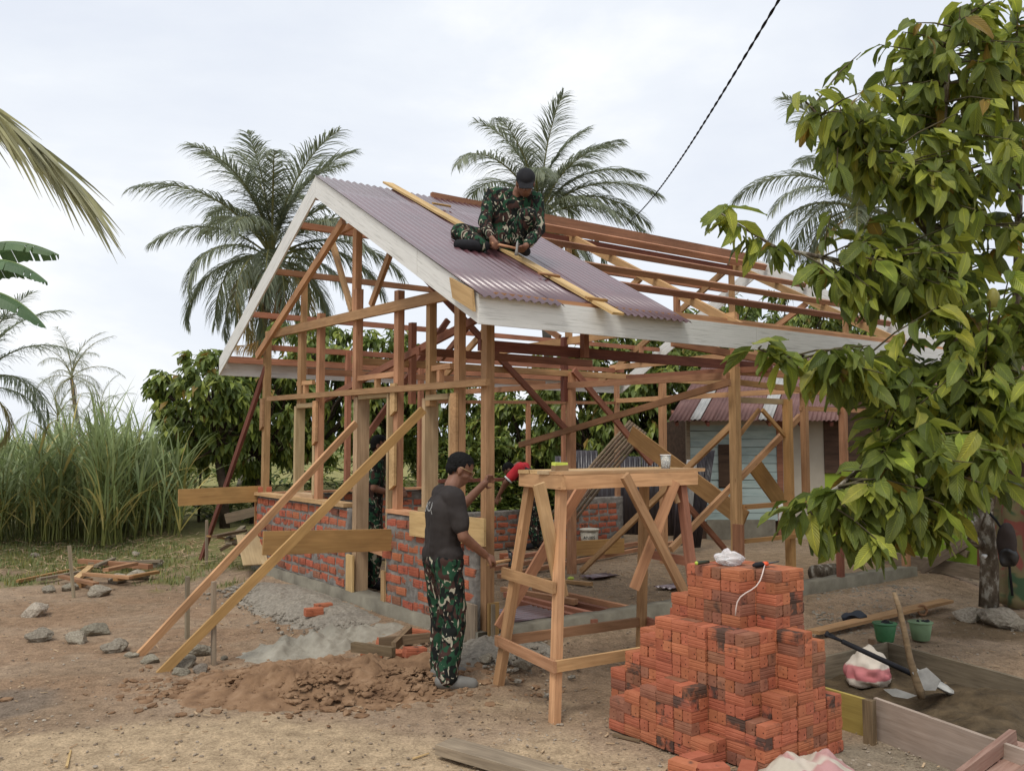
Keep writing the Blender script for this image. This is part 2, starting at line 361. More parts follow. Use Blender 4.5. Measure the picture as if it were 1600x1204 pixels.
# ================================================================== ground
def axis(lo, hi, step, far_lo, far_hi, g=1.22):
    a = []; x = lo
    while x <= hi+1e-6: a.append(x); x += step
    s = step; x = hi
    while x < far_hi: s *= g; x += s; a.append(x)
    s = step; x = lo
    while x > far_lo: s *= g; x -= s; a.insert(0, x)
    return a
GX = axis(-6.5, 5.5, .06, -900, 900); GY = axis(3.2, 13.5, .06, -60, 1600)
def mixc(a, b, t): return tuple(x+(y-x)*t for x, y in zip(a, b))
def fbm(x, y, s, o=4, seed=0): return noise.fractal(V((x*s+seed, y*s-seed, seed)), 1.0, 2.0, o)
def soil_col(x, y):
    n1 = fbm(x, y, .55, 4, 1); n2 = fbm(x, y, 1.7, 4, 5); n3 = fbm(x, y, .9, 5, 9)
    c = mixc((.275, .197, .13), (.35, .26, .18), sstep(-.4, .5, n1))
    red = sstep(.0, .5, n2+.25)*sstep(5.4, 6.3, y)*(1-sstep(9, 11, y))*(1-sstep(-1.2, -.2, x))
    c = mixc(c, (.28, .18, .11), .6*red)
    sand = sstep(-.15, .5, (5.55-y)*.9 + n3*.7 + (-.35 if x > .4 else 0) - .25*x*(x > 0))
    c = mixc(c, (.46, .35, .225), .9*sand)
    # greyish cement dust by the formwork in the right foreground
    g = sstep(.2, .75, 1-math.hypot((x-2.35)/1.5, (y-4.55)/.95)+.4*n2)
    c = mixc(c, (.25, .22, .165), .85*g)
    # damp patch on the right
    g = sstep(.15, .6, 1-math.hypot((x-4.6)/1.2, (y-8.2)/.9)+.5*n2)
    c = mixc(c, (.12, .08, .038), .7*g)
    # ash patch left
    g = sstep(.1, .6, 1-math.hypot((x+3.35)/.6, (y-5.75)/.42)+.6*n2)
    c = mixc(c, (.18, .15, .12), .7*g)
    # inside the house: chips and trampled earth
    u, v = uv_of(x, y)
    if u > 0 and v > -.3: c = mixc(c, (.25, .185, .12), .6)
    # grass at the back left and field beyond
    gr = sstep(-.25, .45, (y-11.3)*.55 + n3*1.1 + n2*.4 - (0 if x < -2.2 else (x+2.2)*1.2))
    c = mixc(c, (.16, .165, .055), .8*gr)
    if y > 18:
        c = mixc(c, mixc((.20, .20, .07), (.27, .25, .10), sstep(-.3, .4, fbm(x, y, .05, 3, 4))), sstep(18, 24, y))
    return tuple(max(.01, t) for t in c)
mb = MB(); nx, ny = len(GX), len(GY)
for y in GY:
    for x in GX:
        near = (-14 < x < 14) and (2 < y < 30)
        z = gh(x, y) if near else (.119 if y > 15 else .119*sstep(6.5, 7.5, y))
        if near:
            rough = sstep(5.3, 6.2, y)*(1-sstep(11, 13, y))
            z += .012*rough*abs(fbm(x, y, 4.5, 4, 2)) + .010*fbm(x, y, 2.2, 4, 7)
        mb.v.append((x, y, z)); mb.col.append(soil_col(x, y))
for j in range(ny-1):
    for i in range(nx-1):
        a = j*nx+i; mb.f.append((a, a+1, a+nx+1, a+nx)); mb.mi.append(0)
m, nt, p = newmat('earth'); at = N(nt, 'ShaderNodeAttribute', attribute_name='tint')
n1, _ = tex(nt, 9, 9, .68, .2); n2, _ = tex(nt, 60, 5, .7)
r1 = ramp(nt, [(.3, (.66, .64, .62)), (.5, (.98, .97, .96)), (.72, (1.32, 1.3, 1.27))]); nt.links.new(n1.outputs['Fac'], r1.inputs[0])
r2 = ramp(nt, [(.32, (.62, .6, .58)), (.5, (1, 1, 1)), (.7, (1.3, 1.3, 1.3))]); nt.links.new(n2.outputs['Fac'], r2.inputs[0])
ma = N(nt, 'ShaderNodeMixRGB', blend_type='MULTIPLY'); ma.inputs[0].default_value = 1; mc = N(nt, 'ShaderNodeMixRGB', blend_type='MULTIPLY'); mc.inputs[0].default_value = 1
nt.links.new(at.outputs['Color'], ma.inputs[1]); nt.links.new(r1.outputs[0], ma.inputs[2]); nt.links.new(ma.outputs[0], mc.inputs[1]); nt.links.new(r2.outputs[0], mc.inputs[2])
nt.links.new(mc.outputs[0], p.inputs['Base Color']); p.inputs['Roughness'].default_value = .95; p.inputs['Specular IOR Level'].default_value = .12
ad = N(nt, 'ShaderNodeMath', operation='ADD'); nt.links.new(n1.outputs['Fac'], ad.inputs[0]); nt.links.new(n2.outputs['Fac'], ad.inputs[1])
bump(nt, p, ad.outputs[0], .75, .022)
ground = mb.build('ground', m, smooth=True); tag(ground, kind='structure')

# ================================================================== house under construction
house = empty('house_frame', C0, 'half-built timber house with gable roof frame and low brick walls', 'house')
def part(name, *a, **k): return beam(name, *a, parent=house, **k)
POST = .088
def post(u, v, z0, z1, mat, w=POST, d=POST, name='post', lean=(0, 0)):
    return beam(name, H(u, v, z0), H(u+lean[0], v+lean[1], z1), w, d, mat, house, up=RD)
def on_gable(name, a, b, w, h, mat, u=0.0):
    return beam(name, pu(*a, u), pu(*b, u), w, h, mat, house)
# --- gable posts (u = 0)
post(0, 0, -.02, 3.07, W_OR, .1, .1)
post(0, .45, 1.03, 3.05, W_OR, .1, .085); post(0, .96, 2.05, 3.12, W_OR); post(0, 1.60, 1.0, 3.25, W_OR, .1, .085)
post(0, 2.55, 2.18, 3.4, W_OR, .1, .095); post(0, 3.55, 1.03, 3.25, W_OR, .11, .085); post(0, 4.12, 2.15, 3.2, W_OR, .12, .085)
post(0, 5.33, 0, 3.1, W_OR, .11, .095)
# splices nailed over the posts
for v, z0, z1, m_ in ((1.6, 1.28, 1.72, W_PALE), (1.6, 2.02, 2.3, W_PALE), (3.55, 1.72, 2.2, W_OR), (5.33, 1.92, 2.3, W_OR), (.45, 1.6, 2.15, W_OR)):
    b = MB(); hw = .05
    pts = [(-hw, z0), (hw, z0-.05), (hw, z1), (-hw, z1)]
    ids = [[b.vert(H(uu, v+dv, z)) for dv, z in pts] for uu in (-.075, -.045)]
    b.face(ids[0]); b.face(list(reversed(ids[1])))
    for k in range(4): b.face((ids[0][k], ids[1][k], ids[1][(k+1) % 4], ids[0][(k+1) % 4]))
    bmx = b.build('splice_plate', m_, house)
# --- door and window frames
def jamb(v, z0, z1, m_=W_CREAM, w=.07, d=.14, u=.02): post(u, v, z0, z1, m_, w, d, 'frame_jamb')
def headp(v0, v1, z, m_=W_CREAM, h=.06, d=.14, name='frame_head', u=.02): beam(name, H(u, v0, z), H(u, v1, z), d, h, m_, house)
df = empty  # noqa
jamb(2.50, .1, 2.2, W_CREAM, .11, .17, .03); jamb(1.735, -.02, 2.2, W_CREAM, .045, .13, .0); headp(1.76, 2.44, 2.2)
beam('formwork_collar', H(-.085, 2.50, -.02), H(-.085, 2.50, .5), .15, .022, W_PALE, house, up=RD)
beam('formwork_collar', H(-.085, 1.735, -.05), H(-.085, 1.735, .42), .07, .02, W_PALE, house, up=RD)
beam('door_brace', H(.02, 2.44, .62), H(.02, 1.76, .58), .05, .09, W_OR, house)
jamb(4.22, 1.06, 2.16); jamb(3.64, 1.06, 2.16); headp(3.68, 4.18, 2.16); headp(3.6, 4.26, 1.06, name='window_sill')
jamb(1.04, 1.06, 2.13, d=.17, u=.04); jamb(.55, 1.06, 2.13); headp(.59, 1.0, 2.13); headp(.5, 1.1, 1.06, name='window_sill')
# --- rails of the gable wall
on_gable('wall_rail', (419, 623), (762, 597), .05, .07, W_OR, -.07)
on_gable('transom_rail', (466, 599), (490, 597), .05, .06, W_OR); on_gable('transom_rail', (557, 592), (620, 584), .05, .06, W_OR); on_gable('transom_rail', (669, 577), (706, 571), .05, .06, W_OR)
on_gable('transom_stud', (478, 601), (478, 618), .05, .05, W_OR, .01); on_gable('transom_stud', (590, 590), (590, 606), .05, .05, W_OR, .01); on_gable('transom_stud', (688, 576), (688, 597), .05, .05, W_OR, .01)
beam('sill_plate', H(-.03, 2.62, 1.02), H(-.03, 5.42, 1.02), .16, .04, W_PALE, house); beam('sill_plate', H(-.01, .1, 1.02), H(-.01, 1.7, 1.02), .14, .035, W_OR, house)
# --- trusses
def truss(u, m_, m2, full=True, seed=0):
    k = random.Random(seed)
    beam('tie_beam', H(u, -.12, 3.05), H(u, 5.47, 3.05), .055, .11, m_, house)
    beam('rafter', H(u, -.45, zr(-.45)-.13), H(u, RIDGE_V, ZR-.15), .055, .11, m2, house, up=UP)
    beam('rafter', H(u, 5.80, zr(5.80)-.13), H(u, RIDGE_V, ZR-.15), .055, .11, m_, house, up=UP)
    beam('king_post', H(u, RIDGE_V, 3.10), H(u, RIDGE_V, ZR-.12), .09, .07, m_, house, up=LD)
    for s, vb, vt in ((1, 2.9, 4.0), (-1, 2.45, 1.35)):
        beam('truss_web', H(u+.03, vb, 3.12), H(u+.03, vt, zr(vt)-.2), .05, .09, m_, house, up=LD)
    for vt in (.7, 4.65):
        beam('truss_stud', H(u-.03, vt, 3.1), H(u-.03, vt, zr(vt)-.17), .09, .05, m_, house, up=LD)
truss(3.12, W_OR, W_OR, seed=2); truss(6.4, W_OR, W_OR, seed=3)
# gable truss, placed member by member
on_gable('tie_beam', (417, 524), (740, 451), .055, .12, W_OR, -.06)
on_gable('rafter', (402, 557), (537, 345), .055, .11, W_OR, -.1)
on_gable('king_post', (559, 357), (557, 487), .09, .1, W_OR, .0)
on_gable('truss_web', (519, 378), (550, 486), .05, .085, W_PALE, .03); on_gable('truss_web', (609, 398), (580, 477), .05, .085, W_OR, .03)
on_gable('truss_stud', (476, 440), (475, 508), .08, .06, W_OR, .02); on_gable('truss_web', (533, 361), (556, 349), .05, .09, W_OR, .01)
beam('rafter', H(.05, -.45, zr(-.45)-.13), H(.05, RIDGE_V, ZR-.15), .055, .11, W_RED, house)
beam('roof_brace', H(0, RIDGE_V-.1, 4.35), H(3.1, RIDGE_V, 1.85), .05, .085, W_DRK, house)
on_gable('wall_brace', (488, 634), (764, 488), .045, .085, W_RED, .14)
# --- purlins and ridge
for v in (-.5, .45, 1.03, 1.8, 2.52):
    s = -.44 if v not in (2.52,) else -.3
    beam('purlin', H(s, v, zr(v)-.055), H(7.02, v, zr(v)-.055), .05, .065 if v != 2.52 else .09, W_RED, house, up=RN)
for v in (2.86, 3.3, 4.07, 4.87, 5.83):
    beam('purlin', H(-.44, v, zr(v)-.055), H(7.02, v, zr(v)-.055), .05, .065, W_RED, house, up=UP)
beam('ridge_beam', H(1.0, RIDGE_V, ZR+.01), H(6.75, RIDGE_V, ZR+.01), .05, .13, W_RED, house); beam('ridge_beam', H(1.9, RIDGE_V-.02, ZR-.22), H(6.55, RIDGE_V-.02, ZR-.22), .05, .09, W_DRK, house)
# --- fascia boards
def fasc(name, pts, m_=FASC):
    b = MB(); n = len(pts)//2
    for p in pts: b.vert(p)
    b.face((0, 1, 2, 3)); b.face((7, 6, 5, 4))
    for k in range(4): b.face((k, k+4, (k+1) % 4+4, (k+1) % 4))
    # bring into a local frame so that the grain runs along the board
    M = frame_mat((V(pts[0])+V(pts[3]))/2, (V(pts[1])+V(pts[2]))/2); Mi = M.inverted(); b.v = [tuple(Mi @ V(p)) for p in b.v]
    return b.build(name, m_, house, M=M)
def gfasc(u, v0, v1, dep=.235, t=.022, top=.012):
    q = lambda uu, v, z: H(uu, v, z)
    r = []
    for uu in (u, u+t):
        r += [q(uu, v0, zr(v0)+top), q(uu, v1, zr(v1)+top), q(uu, v1, zr(v1)+top-dep), q(uu, v0, zr(v0)+top-dep)]
    fasc('fascia_board', r)
VE, VE2 = -.56, 5.91
gfasc(-.47, .42, RIDGE_V); gfasc(-.47, VE, .415); gfasc(-.47, RIDGE_V+.002, VE2)
gfasc(7.06, VE, RIDGE_V); gfasc(7.06, RIDGE_V+.002, VE2)
def efasc(v, u0, u1, dep=.235):
    r = []
    z = zr(VE)+.012
    for vv in (v, v+.022): r += [H(u0, vv, z), H(u1, vv, z), H(u1, vv, z-dep), H(u0, vv, z-dep)]
    fasc('fascia_board', r)
efasc(VE-.002, -.468, 2.9); efasc(VE-.002, 2.905, 5.8); efasc(VE-.002, 5.805, 7.05); efasc(VE2, -.44, 3.0); efasc(VE2, 3.005, 7.05)
r = []
for uu in (-.52, -.495): r += [H(uu, -.20, zr(-.2)+.0), H(uu, -.53, zr(-.53)+.03), H(uu, -.56, zr(-.56)-.13), H(uu, -.25, zr(-.25)-.15)]
fasc('fascia_splice', r, W_PALE)
beam('eave_strip', H(-.3, VE+.045, zr(VE)+.03), H(7.0, VE+.045, zr(VE)+.03), .05, .03, W_RED, house); beam('eave_strip', H(-.4, VE2-.04, zr(VE2)+.03), H(7.0, VE2-.04, zr(VE2)+.03), .05, .03, W_RED, house)
# --- corrugated roof sheets
def corrugated(name, fn, width, length, mat, parent, amp=.0105, pitch=.076, nl=5, seg=8, thick=.0):
    b = MB(); nw = int(width/pitch*seg)
    for j in range(nl+1):
        for i in range(nw+1):
            x = width*i/nw; b.v.append(tuple(fn(x, length*j/nl, amp*math.cos(2*math.pi*x/pitch)+.0025*noise.noise(V((x*4, j*1.7, width))))))
    for j in range(nl):
        for i in range(nw):
            a = j*(nw+1)+i; b.face((a, a+1, a+nw+2, a+nw+1))
    o = b.build(name, mat, parent, True)
    so = o.modifiers.new('thickness', 'SOLIDIFY'); so.thickness = .0015
    return o
SLEN = (RIDGE_V+.62)*HS/math.cos(math.atan(SL))
DWN = (LD*-1 + UP*-SL).normalized()
for k, (off, ex) in enumerate(((.020, 0), (.0215, -.10), (.023, .06))):
    o0 = H(-.5, RIDGE_V, ZR) + RD*(k*9*.076)
    corrugated('roof_sheet', lambda x, l, z, o0=o0, off=off: o0 + RD*x + DWN*l + RN*(z+off), 10.5*.076, SLEN+ex, ROOF, house)
# --- brick walls of the gable and of the far long wall
def brick_mesh(L, W, Hh, name='brick', g=.003):
    b = MB(); hw, hh = W/2, Hh/2; prof = []
    def side(sgn):
        out = []
        for zc in (-hh*.36, hh*.36):
            out += [(hw, zc-.004), (hw-g, zc), (hw, zc+.004)]
        return [(sgn*y, sgn*z) for y, z in out]
    c = .003
    prof = [(hw-c, -hh)] + side(1) + [(hw-c, hh), (-hw+c, hh)] + side(-1) + [(-hw+c, -hh)]
    n = len(prof)
    for x in (-L/2, L/2):
        for y, z in prof: b.vert((x, y, z))
    for k in range(n): b.face((k, (k+1) % n, (k+1) % n+n, k+n))
    b.face(list(reversed(range(n)))); b.face(range(n, 2*n))
    return b.mesh(name)
def brick_variants(L, W, Hh, mats, n=1):
    r = []
    for m_ in mats:
        me = brick_mesh(L, W, Hh); me.materials.append(m_); r.append(me)
    return r
BW, BHT, CW, CH_ = .178, .073, .202, .1          # laid brick length / height, module / course
wall_meshes = brick_variants(BW, .10, BHT, (B_WALL, B_OR, B_BRN))
def brick_wall(name, u0, v0, u1, v1, zfun, z0, face, label=None, seed=0, skipf=None, limit=300):
    k = random.Random(seed); A = H(u0, v0, 0); B = H(u1, v1, 0); d = (B-A).normalized(); Ln = (B-A).length
    nrm = V(face); M0 = Matrix((d, nrm, UP)).transposed().to_4x4()
    if M0.determinant() < 0: M0 = Matrix((-d, nrm, UP)).transposed().to_4x4()
    # mortar body: rough slab a little behind the brick faces
    b = MB(); ns = max(2, int(Ln/.05)); rows = 24
    def pt(s, z, side):
        p = A + d*s + UP*z
        return p + nrm*side
    for side, amp in ((.0, 1), (-.10, 0)):
        for j in range(rows+1):
            for i in range(ns+1):
                s = Ln*i/ns; zt = zfun(s)*HS; z = z0*HS + (zt-z0*HS)*j/rows
                q = pt(s, z, side + (amp*.012*noise.noise(V((s*9+seed, z*11, 2))) + amp*.006*noise.noise(V((s*31, z*33+seed, 7))) if side == 0 else 0))
                b.v.append(tuple(q))
    n1 = ns+1; off = n1*(rows+1)
    for j in range(rows):
        for i in range(ns):
            a = j*n1+i; b.face((a, a+1, a+n1+1, a+n1)); a += off; b.face((a+n1, a+n1+1, a+1, a))
    for i in range(ns):
        a = rows*n1+i; b.face((a, a+1, a+1+off, a+off))
    for j in range(rows):
        a = j*n1; b.face((a, a+n1, a+n1+off, a+off)); a = j*n1+ns; b.face((a, a+off, a+n1+off, a+n1))
    wobj = b.build(name, MORTAR, house, True)
    if label: wobj['label'] = label
    cnt = 0; row = 0; z = z0*HS+CH_*.52
    while True:
        s = CW*.5*(1 if row % 2 else .25) + k.uniform(-.02, .02); any_ = False
        while s < Ln-BW*.35:
            if z+BHT*.5 < zfun(s)*HS:
                any_ = True
                if cnt < limit and k.random() > .02 and not (skipf and skipf(s, z)):
                    p = A + d*s + UP*(z+k.uniform(-.006, .006)) + nrm*(-.05+.006+k.uniform(-.005, .006))
                    R = Matrix.Rotation(k.uniform(-.035, .035), 4, nrm)
                    M = Matrix.Translation(p) @ R @ M0 @ Matrix.Diagonal((k.uniform(.90, 1.04), 1, k.uniform(.9, 1.06), 1))
                    add('brick', k.choice(wall_meshes[:1]*4+wall_meshes[1:]), None, wobj, M); cnt += 1
            s += CW + k.uniform(-.012, .012)
        row += 1; z += CH_
        if not any_: break
    return wobj
FN = -RD
brick_wall('brick_wall', -.07, 1.70, -.07, .06, lambda s: .99, .1, FN, 'brick panel right of the doorway', 1)
brick_wall('brick_wall', -.07, 5.42, -.07, 2.58, lambda s: .99, .12, FN, 'brick panel left of the doorway', 2)
def lz(s):
    if s < 2.6: return 1.0
    if s < 4.3: return .62
    return .30 + .115*int(max(0, min(4, (s-4.3)/.16)))
brick_wall('brick_wall', .1, 5.27, 6.5, 5.27, lz, .02, -LD, 'far long brick wall, unfinished and stepped', 3)
# footing beams
b = MB()
def strip(name, u0, v0, u1, v1, wdt, z0, z1, mat, seed=0):
    A = H(u0, v0, 0); B = H(u1, v1, 0); d = (B-A).normalized(); n = UP.cross(d); Ln = (B-A).length; ns = int(Ln/.06)
    b = MB(); prof = ((-.5, z0), (-.46, (z0+z1)/2), (-.44, z1), (.44, z1), (.46, (z0+z1)/2), (.5, z0)); m_ = len(prof)
    for i in range(ns+1):
        for q, (a, z) in enumerate(prof):
            p = A + d*(Ln*i/ns) + n*(a*wdt) + UP*(z*HS)
            b.v.append(tuple(p + (n+UP)*(.012*noise.noise(p*7+V((seed, 0, 0))))))
    for i in range(ns):
        for q in range(m_-1):
            a = i*m_+q; b.face((a, a+1, a+m_+1, a+m_))
    b.face(range(m_)); b.face(list(reversed([ns*m_+q for q in range(m_)])))
    return b.build(name, mat, house, True)
strip('footing_beam', .0, -.05, .0, 5.45, .26, -.3, .115, CONC, 1); strip('footing_beam', .15, -.02, 6.55, -.02, .2, -.3, .13, CONC, 2)
# --- right-hand wall and inner frame
post(3.2, -.02, .1, 2.52, W_OR, .11, .10); post(3.24, .0, 2.5, 3.1, W_RED, .08, .08); post(3.36, .12, .1, 2.4, W_GREY, .07, .07)
post(4.13, 0, .1, 2.2, W_TAN, .1, .085); post(4.2, .03, .15, 2.16, W_OR, .05, .05); post(4.44, 0, 1.02, 2.36, W_OR, .085, .07); post(5.2, 0, 1.4, 2.3, W_OR, .09, .08)
post(6.5, 0, .1, 3.05, W_OR, .09, .09); post(5.0, -.05, .05, 1.0, W_DRK, .08, .07)
beam('wall_plate', H(-.05, .06, 2.55), H(3.9, .06, 2.55), .06, .11, W_DRK, house); beam('wall_plate', H(3.25, .1, 2.49), H(6.6, .1, 2.5), .06, .10, W_RED, house)
beam('wall_plate', H(0, 0, 3.0), H(6.6, 0, 3.0), .06, .09, W_OR, house); beam('wall_plate', H(0, 5.35, 3.0), H(6.6, 5.35, 3.0), .06, .09, W_RED, house)
beam('wall_plate', H(.1, 2.7, 2.62), H(6.4, 2.7, 2.62), .06, .09, W_OR, house); beam('wall_plate', H(.1, 4.2, 2.6), H(3.9, 4.2, 2.6), .06, .09, W_RED, house)
beam('wall_plate', H(.1, 1.4, 2.62), H(2.4, 1.4, 2.62), .06, .09, W_RED, house)
beam('tie_rail', H(3.12, 0, 2.42), H(3.12, 5.3, 2.5), .06, .09, W_OR, house); beam('tie_rail', H(6.4, 0, 2.45), H(6.4, 5.3, 2.45), .06, .09, W_OR, house)
beam('tie_rail', pu(980, 590, 3.3), pu(1205, 575, 3.3), .05, .07, W_RED, house); beam('tie_rail', pv(1050, 535, .3), pv(1240, 571, .3), .05, .09, W_RED, house)
post(3.15, 2.67, 0, 2.62, W_OR, .11, .1); post(3.08, 2.72, 2.25, 3.1, W_DRK, .09, .08); post(4.85, 2.67, 0, 2.62, W_OR, .1, .09); post(6.4, 2.67, 0, 3.0, W_OR, .09, .09)
for u in (1.2, 2.4, 3.12): post(u, 5.33, 1.0, 3.0, W_RED, .085, .085)
for u in (4.44, 5.19): post(u, 5.33, .6, 2.35, W_RED, .07, .07)
post(6.42, 5.33, .3, 2.9, W_OR, .085, .085)
post(.75, 2.66, 2.15, 3.1, W_RED, .09, .08); post(1.1, .0, 2.5, 3.0, W_RED, .07, .07)
beam('wall_rail', H(2.5, 5.35, 2.33), H(6.5, 5.35, 2.42), .05, .06, W_RED, house); beam('wall_rail', H(.1, 5.25, 1.03), H(2.7, 5.25, 1.03), .12, .035, W_OR, house); beam('wall_rail', H(2.7, 5.3, 1.12), H(4.4, 5.3, 1.12), .05, .06, W_DRK, house)
beam('wall_rail', H(3.25, .02, 2.36), H(5.3, .02, 2.28), .05, .07, W_TAN, house); beam('wall_rail', H(4.4, .02, 2.1), H(6.4, .02, 2.1), .05, .06, W_OR, house)
beam('wall_rail', H(3.28, .05, 2.17), H(4.2, .05, 2.17), .06, .07, W_CREAM, house); beam('wall_rail', H(3.25, -.07, 1.02), H(5.2, -.07, 1.04), .05, .06, W_TAN, house); beam('wall_rail', H(3.25, -.07, .66), H(4.15, -.07, .66), .05, .05, W_TAN, house)
beam('wall_brace', pv(1186, 640, .02), pv(1153, 682, .02), .035, .05, W_TAN, house); beam('wall_brace', pv(1191, 640, .02), pv(1226, 680, .02), .035, .05, W_TAN, house)
beam('wall_brace', pv(1048, 858, .16), pv(1250, 650, .16), .05, .075, W_OR, house); beam('wall_brace', pu(908, 892, 3.18), pu(1143, 664, 3.18), .05, .075, W_OR, house)
beam('wall_brace', pv(1066, 780, .25), pv(1133, 858, .25), .05, .06, W_RED, house); beam('wall_brace', pu(812, 695, 3.02), pu(1140, 597, 3.02), .05, .085, W_RED, house)
beam('wall_brace', pv(896, 578, 2.6), pv(1018, 724, 2.6), .05, .09, W_RED, house); beam('wall_brace', pv(700, 500, 2.9), pv(560, 700, 2.9), .05, .08, W_RED, house)
beam('wall_brace', pu(748, 490, 2.0), pu(690, 560, 2.0), .05, .08, W_DRK, house)
beam('loose_plank', pu(985, 677, 4.0), pu(1165, 812, 4.0), .025, .21, W_TAN, house); beam('loose_plank', pv(1176, 722, .3), pv(1228, 795, .3), .025, .2, W_TAN, house)
beam('post_casing', H(3.1, -.12, .1), H(3.1, -.12, .85), .12, .03, W_RED, house, up=RD)
# props, formwork planks
def prop(a, b, w_, h_, m_): return beam('prop', a, b, w_, h_, m_, house)
prop(gp(215, 1026, .0), pu(556, 661, -.13), .045, .08, W_OR); prop(gp(249, 1054, -.02), pu(661, 640, -.13), .05, .085, W_TAN); prop(gp(312, 880, .05), pu(416, 573, -.02), .05, .085, W_DRK)
beam('formwork_board', H(-1.1, 5.44, 1.0), H(.12, 5.44, 1.02), .025, .2, W_TAN, house)
beam('formwork_board', dp(411, 848, 7.45), dp(617, 843, 8.22), .025, .2, W_TAN, house)
beam('formwork_board', pu(641, 817, -.11), pu(758, 832, -.11), .022, .215, W_PALE, house)
beam('formwork_collar', H(-.12, .07, -.05), H(-.12, .07, .34), .15, .022, W_GREY, house, up=RD); beam('formwork_collar', H(0, -.09, -.04), H(0, -.09, .36), .1, .022, W_TAN, house, up=LD); beam('formwork_collar', H(-.02, -.115, -.04), H(-.02, -.115, .35), .03, .02, W_GREY, house, up=LD)
beam('formwork_collar', H(-.02, 5.5, -.02), H(-.02, 5.5, .95), .03, .1, W_TAN, house, up=RD)
# plank with cleats that serves as a ladder on the roof
rl = empty('roof_ladder', rp(972, 492), 'long pale plank with small cleats lying down the maroon roof', 'plank')
beam('plank', rp(606, 286, .05), rp(966, 490, .05), .13, .02, W_PALE, rl, up=RN)
for (x, y) in ((690, 320), (858, 429), (932, 467)):
    c = rp(x, y, .07); beam('cleat', c-RD*.11, c+RD*.11, .035, .018, W_TAN, rl, up=RN)
# ================================================================== neighbouring shed and green house
YS = 14.6
shed = empty('plank_shed', dp(1080, 835, YS), 'small pale blue plank shed with rusty maroon corrugated roof', 'shed')
def sh(px, z, y=YS): return V(((px-800)/F*y, y, z))
zb = .119
def wallbox(name, x0, x1, z0, z1, y, t, mat, parent):
    b = MB(); b.box((0, 0, 0), x1-x0, t, z1-z0, jit=.002)
    return b.build(name, mat, parent, M=Matrix.Translation(((x0+x1)/2, y+t/2, (z0+z1)/2)))
X0, X1 = sh(1078, 0).x, sh(1212, 0).x
wx0, wx1 = sh(1121, 0).x, sh(1140, 0).x
z = .42
k = random.Random(4)
while z < 2.02:                                     # weatherboards, each lapped over the one below
    hgt = .128
    for xa, xb in (((X0, X1),) if not (1.0 < z+.05 < 1.66) else ((X0, wx0), (wx1, X1))):
        b = MB(); b.box((0, 0, 0), xb-xa, .02, hgt, jit=.003)
        M = Matrix.Translation(((xa+xb)/2, YS+k.uniform(-.006, .006), z+hgt/2)) @ Matrix.Rotation(rad(-3), 4, 'X') @ Matrix.Rotation(k.uniform(-.006, .006), 4, 'Y')
        b.build('weatherboard', BLUEP, shed, M=M)
    z += hgt+.007
wallbox('dark_backing', X0, X1, .1, 2.2, YS+.035, .03, BROWNB, shed)  # added dark backing; its colour stands in for shade in the board joints
wallbox('gable_board', X0, X1, 2.0, 2.24, YS-.02, .02, PLAST, shed)
wallbox('plinth', X0+.25, X1-.05, .05, .44, YS-.03, .08, CONC, shed)
wallbox('shutter', wx0, wx1, .98, 1.68, YS-.03, .03, BROWNB, shed)
wallbox('corner_post', X1, X1+.1, .0, 2.2, YS-.02, .1, W_DRK, shed); wallbox('corner_post', X0-.06, X0, .1, 2.2, YS-.0, .1, W_GREY, shed)
wallbox('side_wall', X0-.02, X0+.02, .1, 2.1, YS+.06, 2.6, BROWNB, shed); wallbox('back_wall', X0, X1+2.6, .1, 2.2, YS+2.7, .05, BROWNB, shed)
wallbox('plaster_wall', X1+.1, sh(1287, 0).x, .05, 2.2, YS+.02, .12, PLAST, shed)
wallbox('brown_wall', sh(1287, 0).x, sh(1500, 0).x, 1.2, 2.3, YS+.0, .06, BROWNB, shed)
wallbox('lower_wall', sh(1287, 0).x, sh(1500, 0).x, .0, 1.2, YS+.03, .06, LIME, shed)
# roof sheets: eave to ridge, slanted left verge
EZ, RZ, RY = 2.06, 3.35, YS+2.3
sd_ = V((0, RY-(YS-.45), RZ-EZ)); sl_ = sd_.length; sdn = sd_.normalized(); snm = V((1, 0, 0)).cross(sdn)
xa = sh(1044, 0, YS-.45).x; wsh = .76; nsh = 9
for i in range(nsh):
    x = xa + i*wsh*.97
    shear = max(0, 1.0-i*0.0)*.0
    mat_ = RUST
    corrugated('roof_sheet', lambda a, l, zz, x=x, i=i: V((x+a+l*.42*(1 if i < 3 else 1), YS-.45, EZ)) + sdn*l + snm*(zz+.004*(i % 2)), wsh, sl_, mat_, shed, .011, .076, 4)
for i, wd in ((0, .16), (2, .22)):
    x = xa + .35 + i*.55
    corrugated('translucent_strip', lambda a, l, zz, x=x: V((x+a+l*.42, YS-.47, EZ+.012)) + sdn*l + snm*(zz+.008), wd, sl_ if i else sl_*.55, ZINC, shed, .011, .076, 4)
for i in range(7): beam('roof_batten', V((xa+.15+i*.5, YS-.42, EZ-.06)), V((xa+.15+i*.5, YS+.0, EZ+.16)), .05, .06, W_DRK, shed)
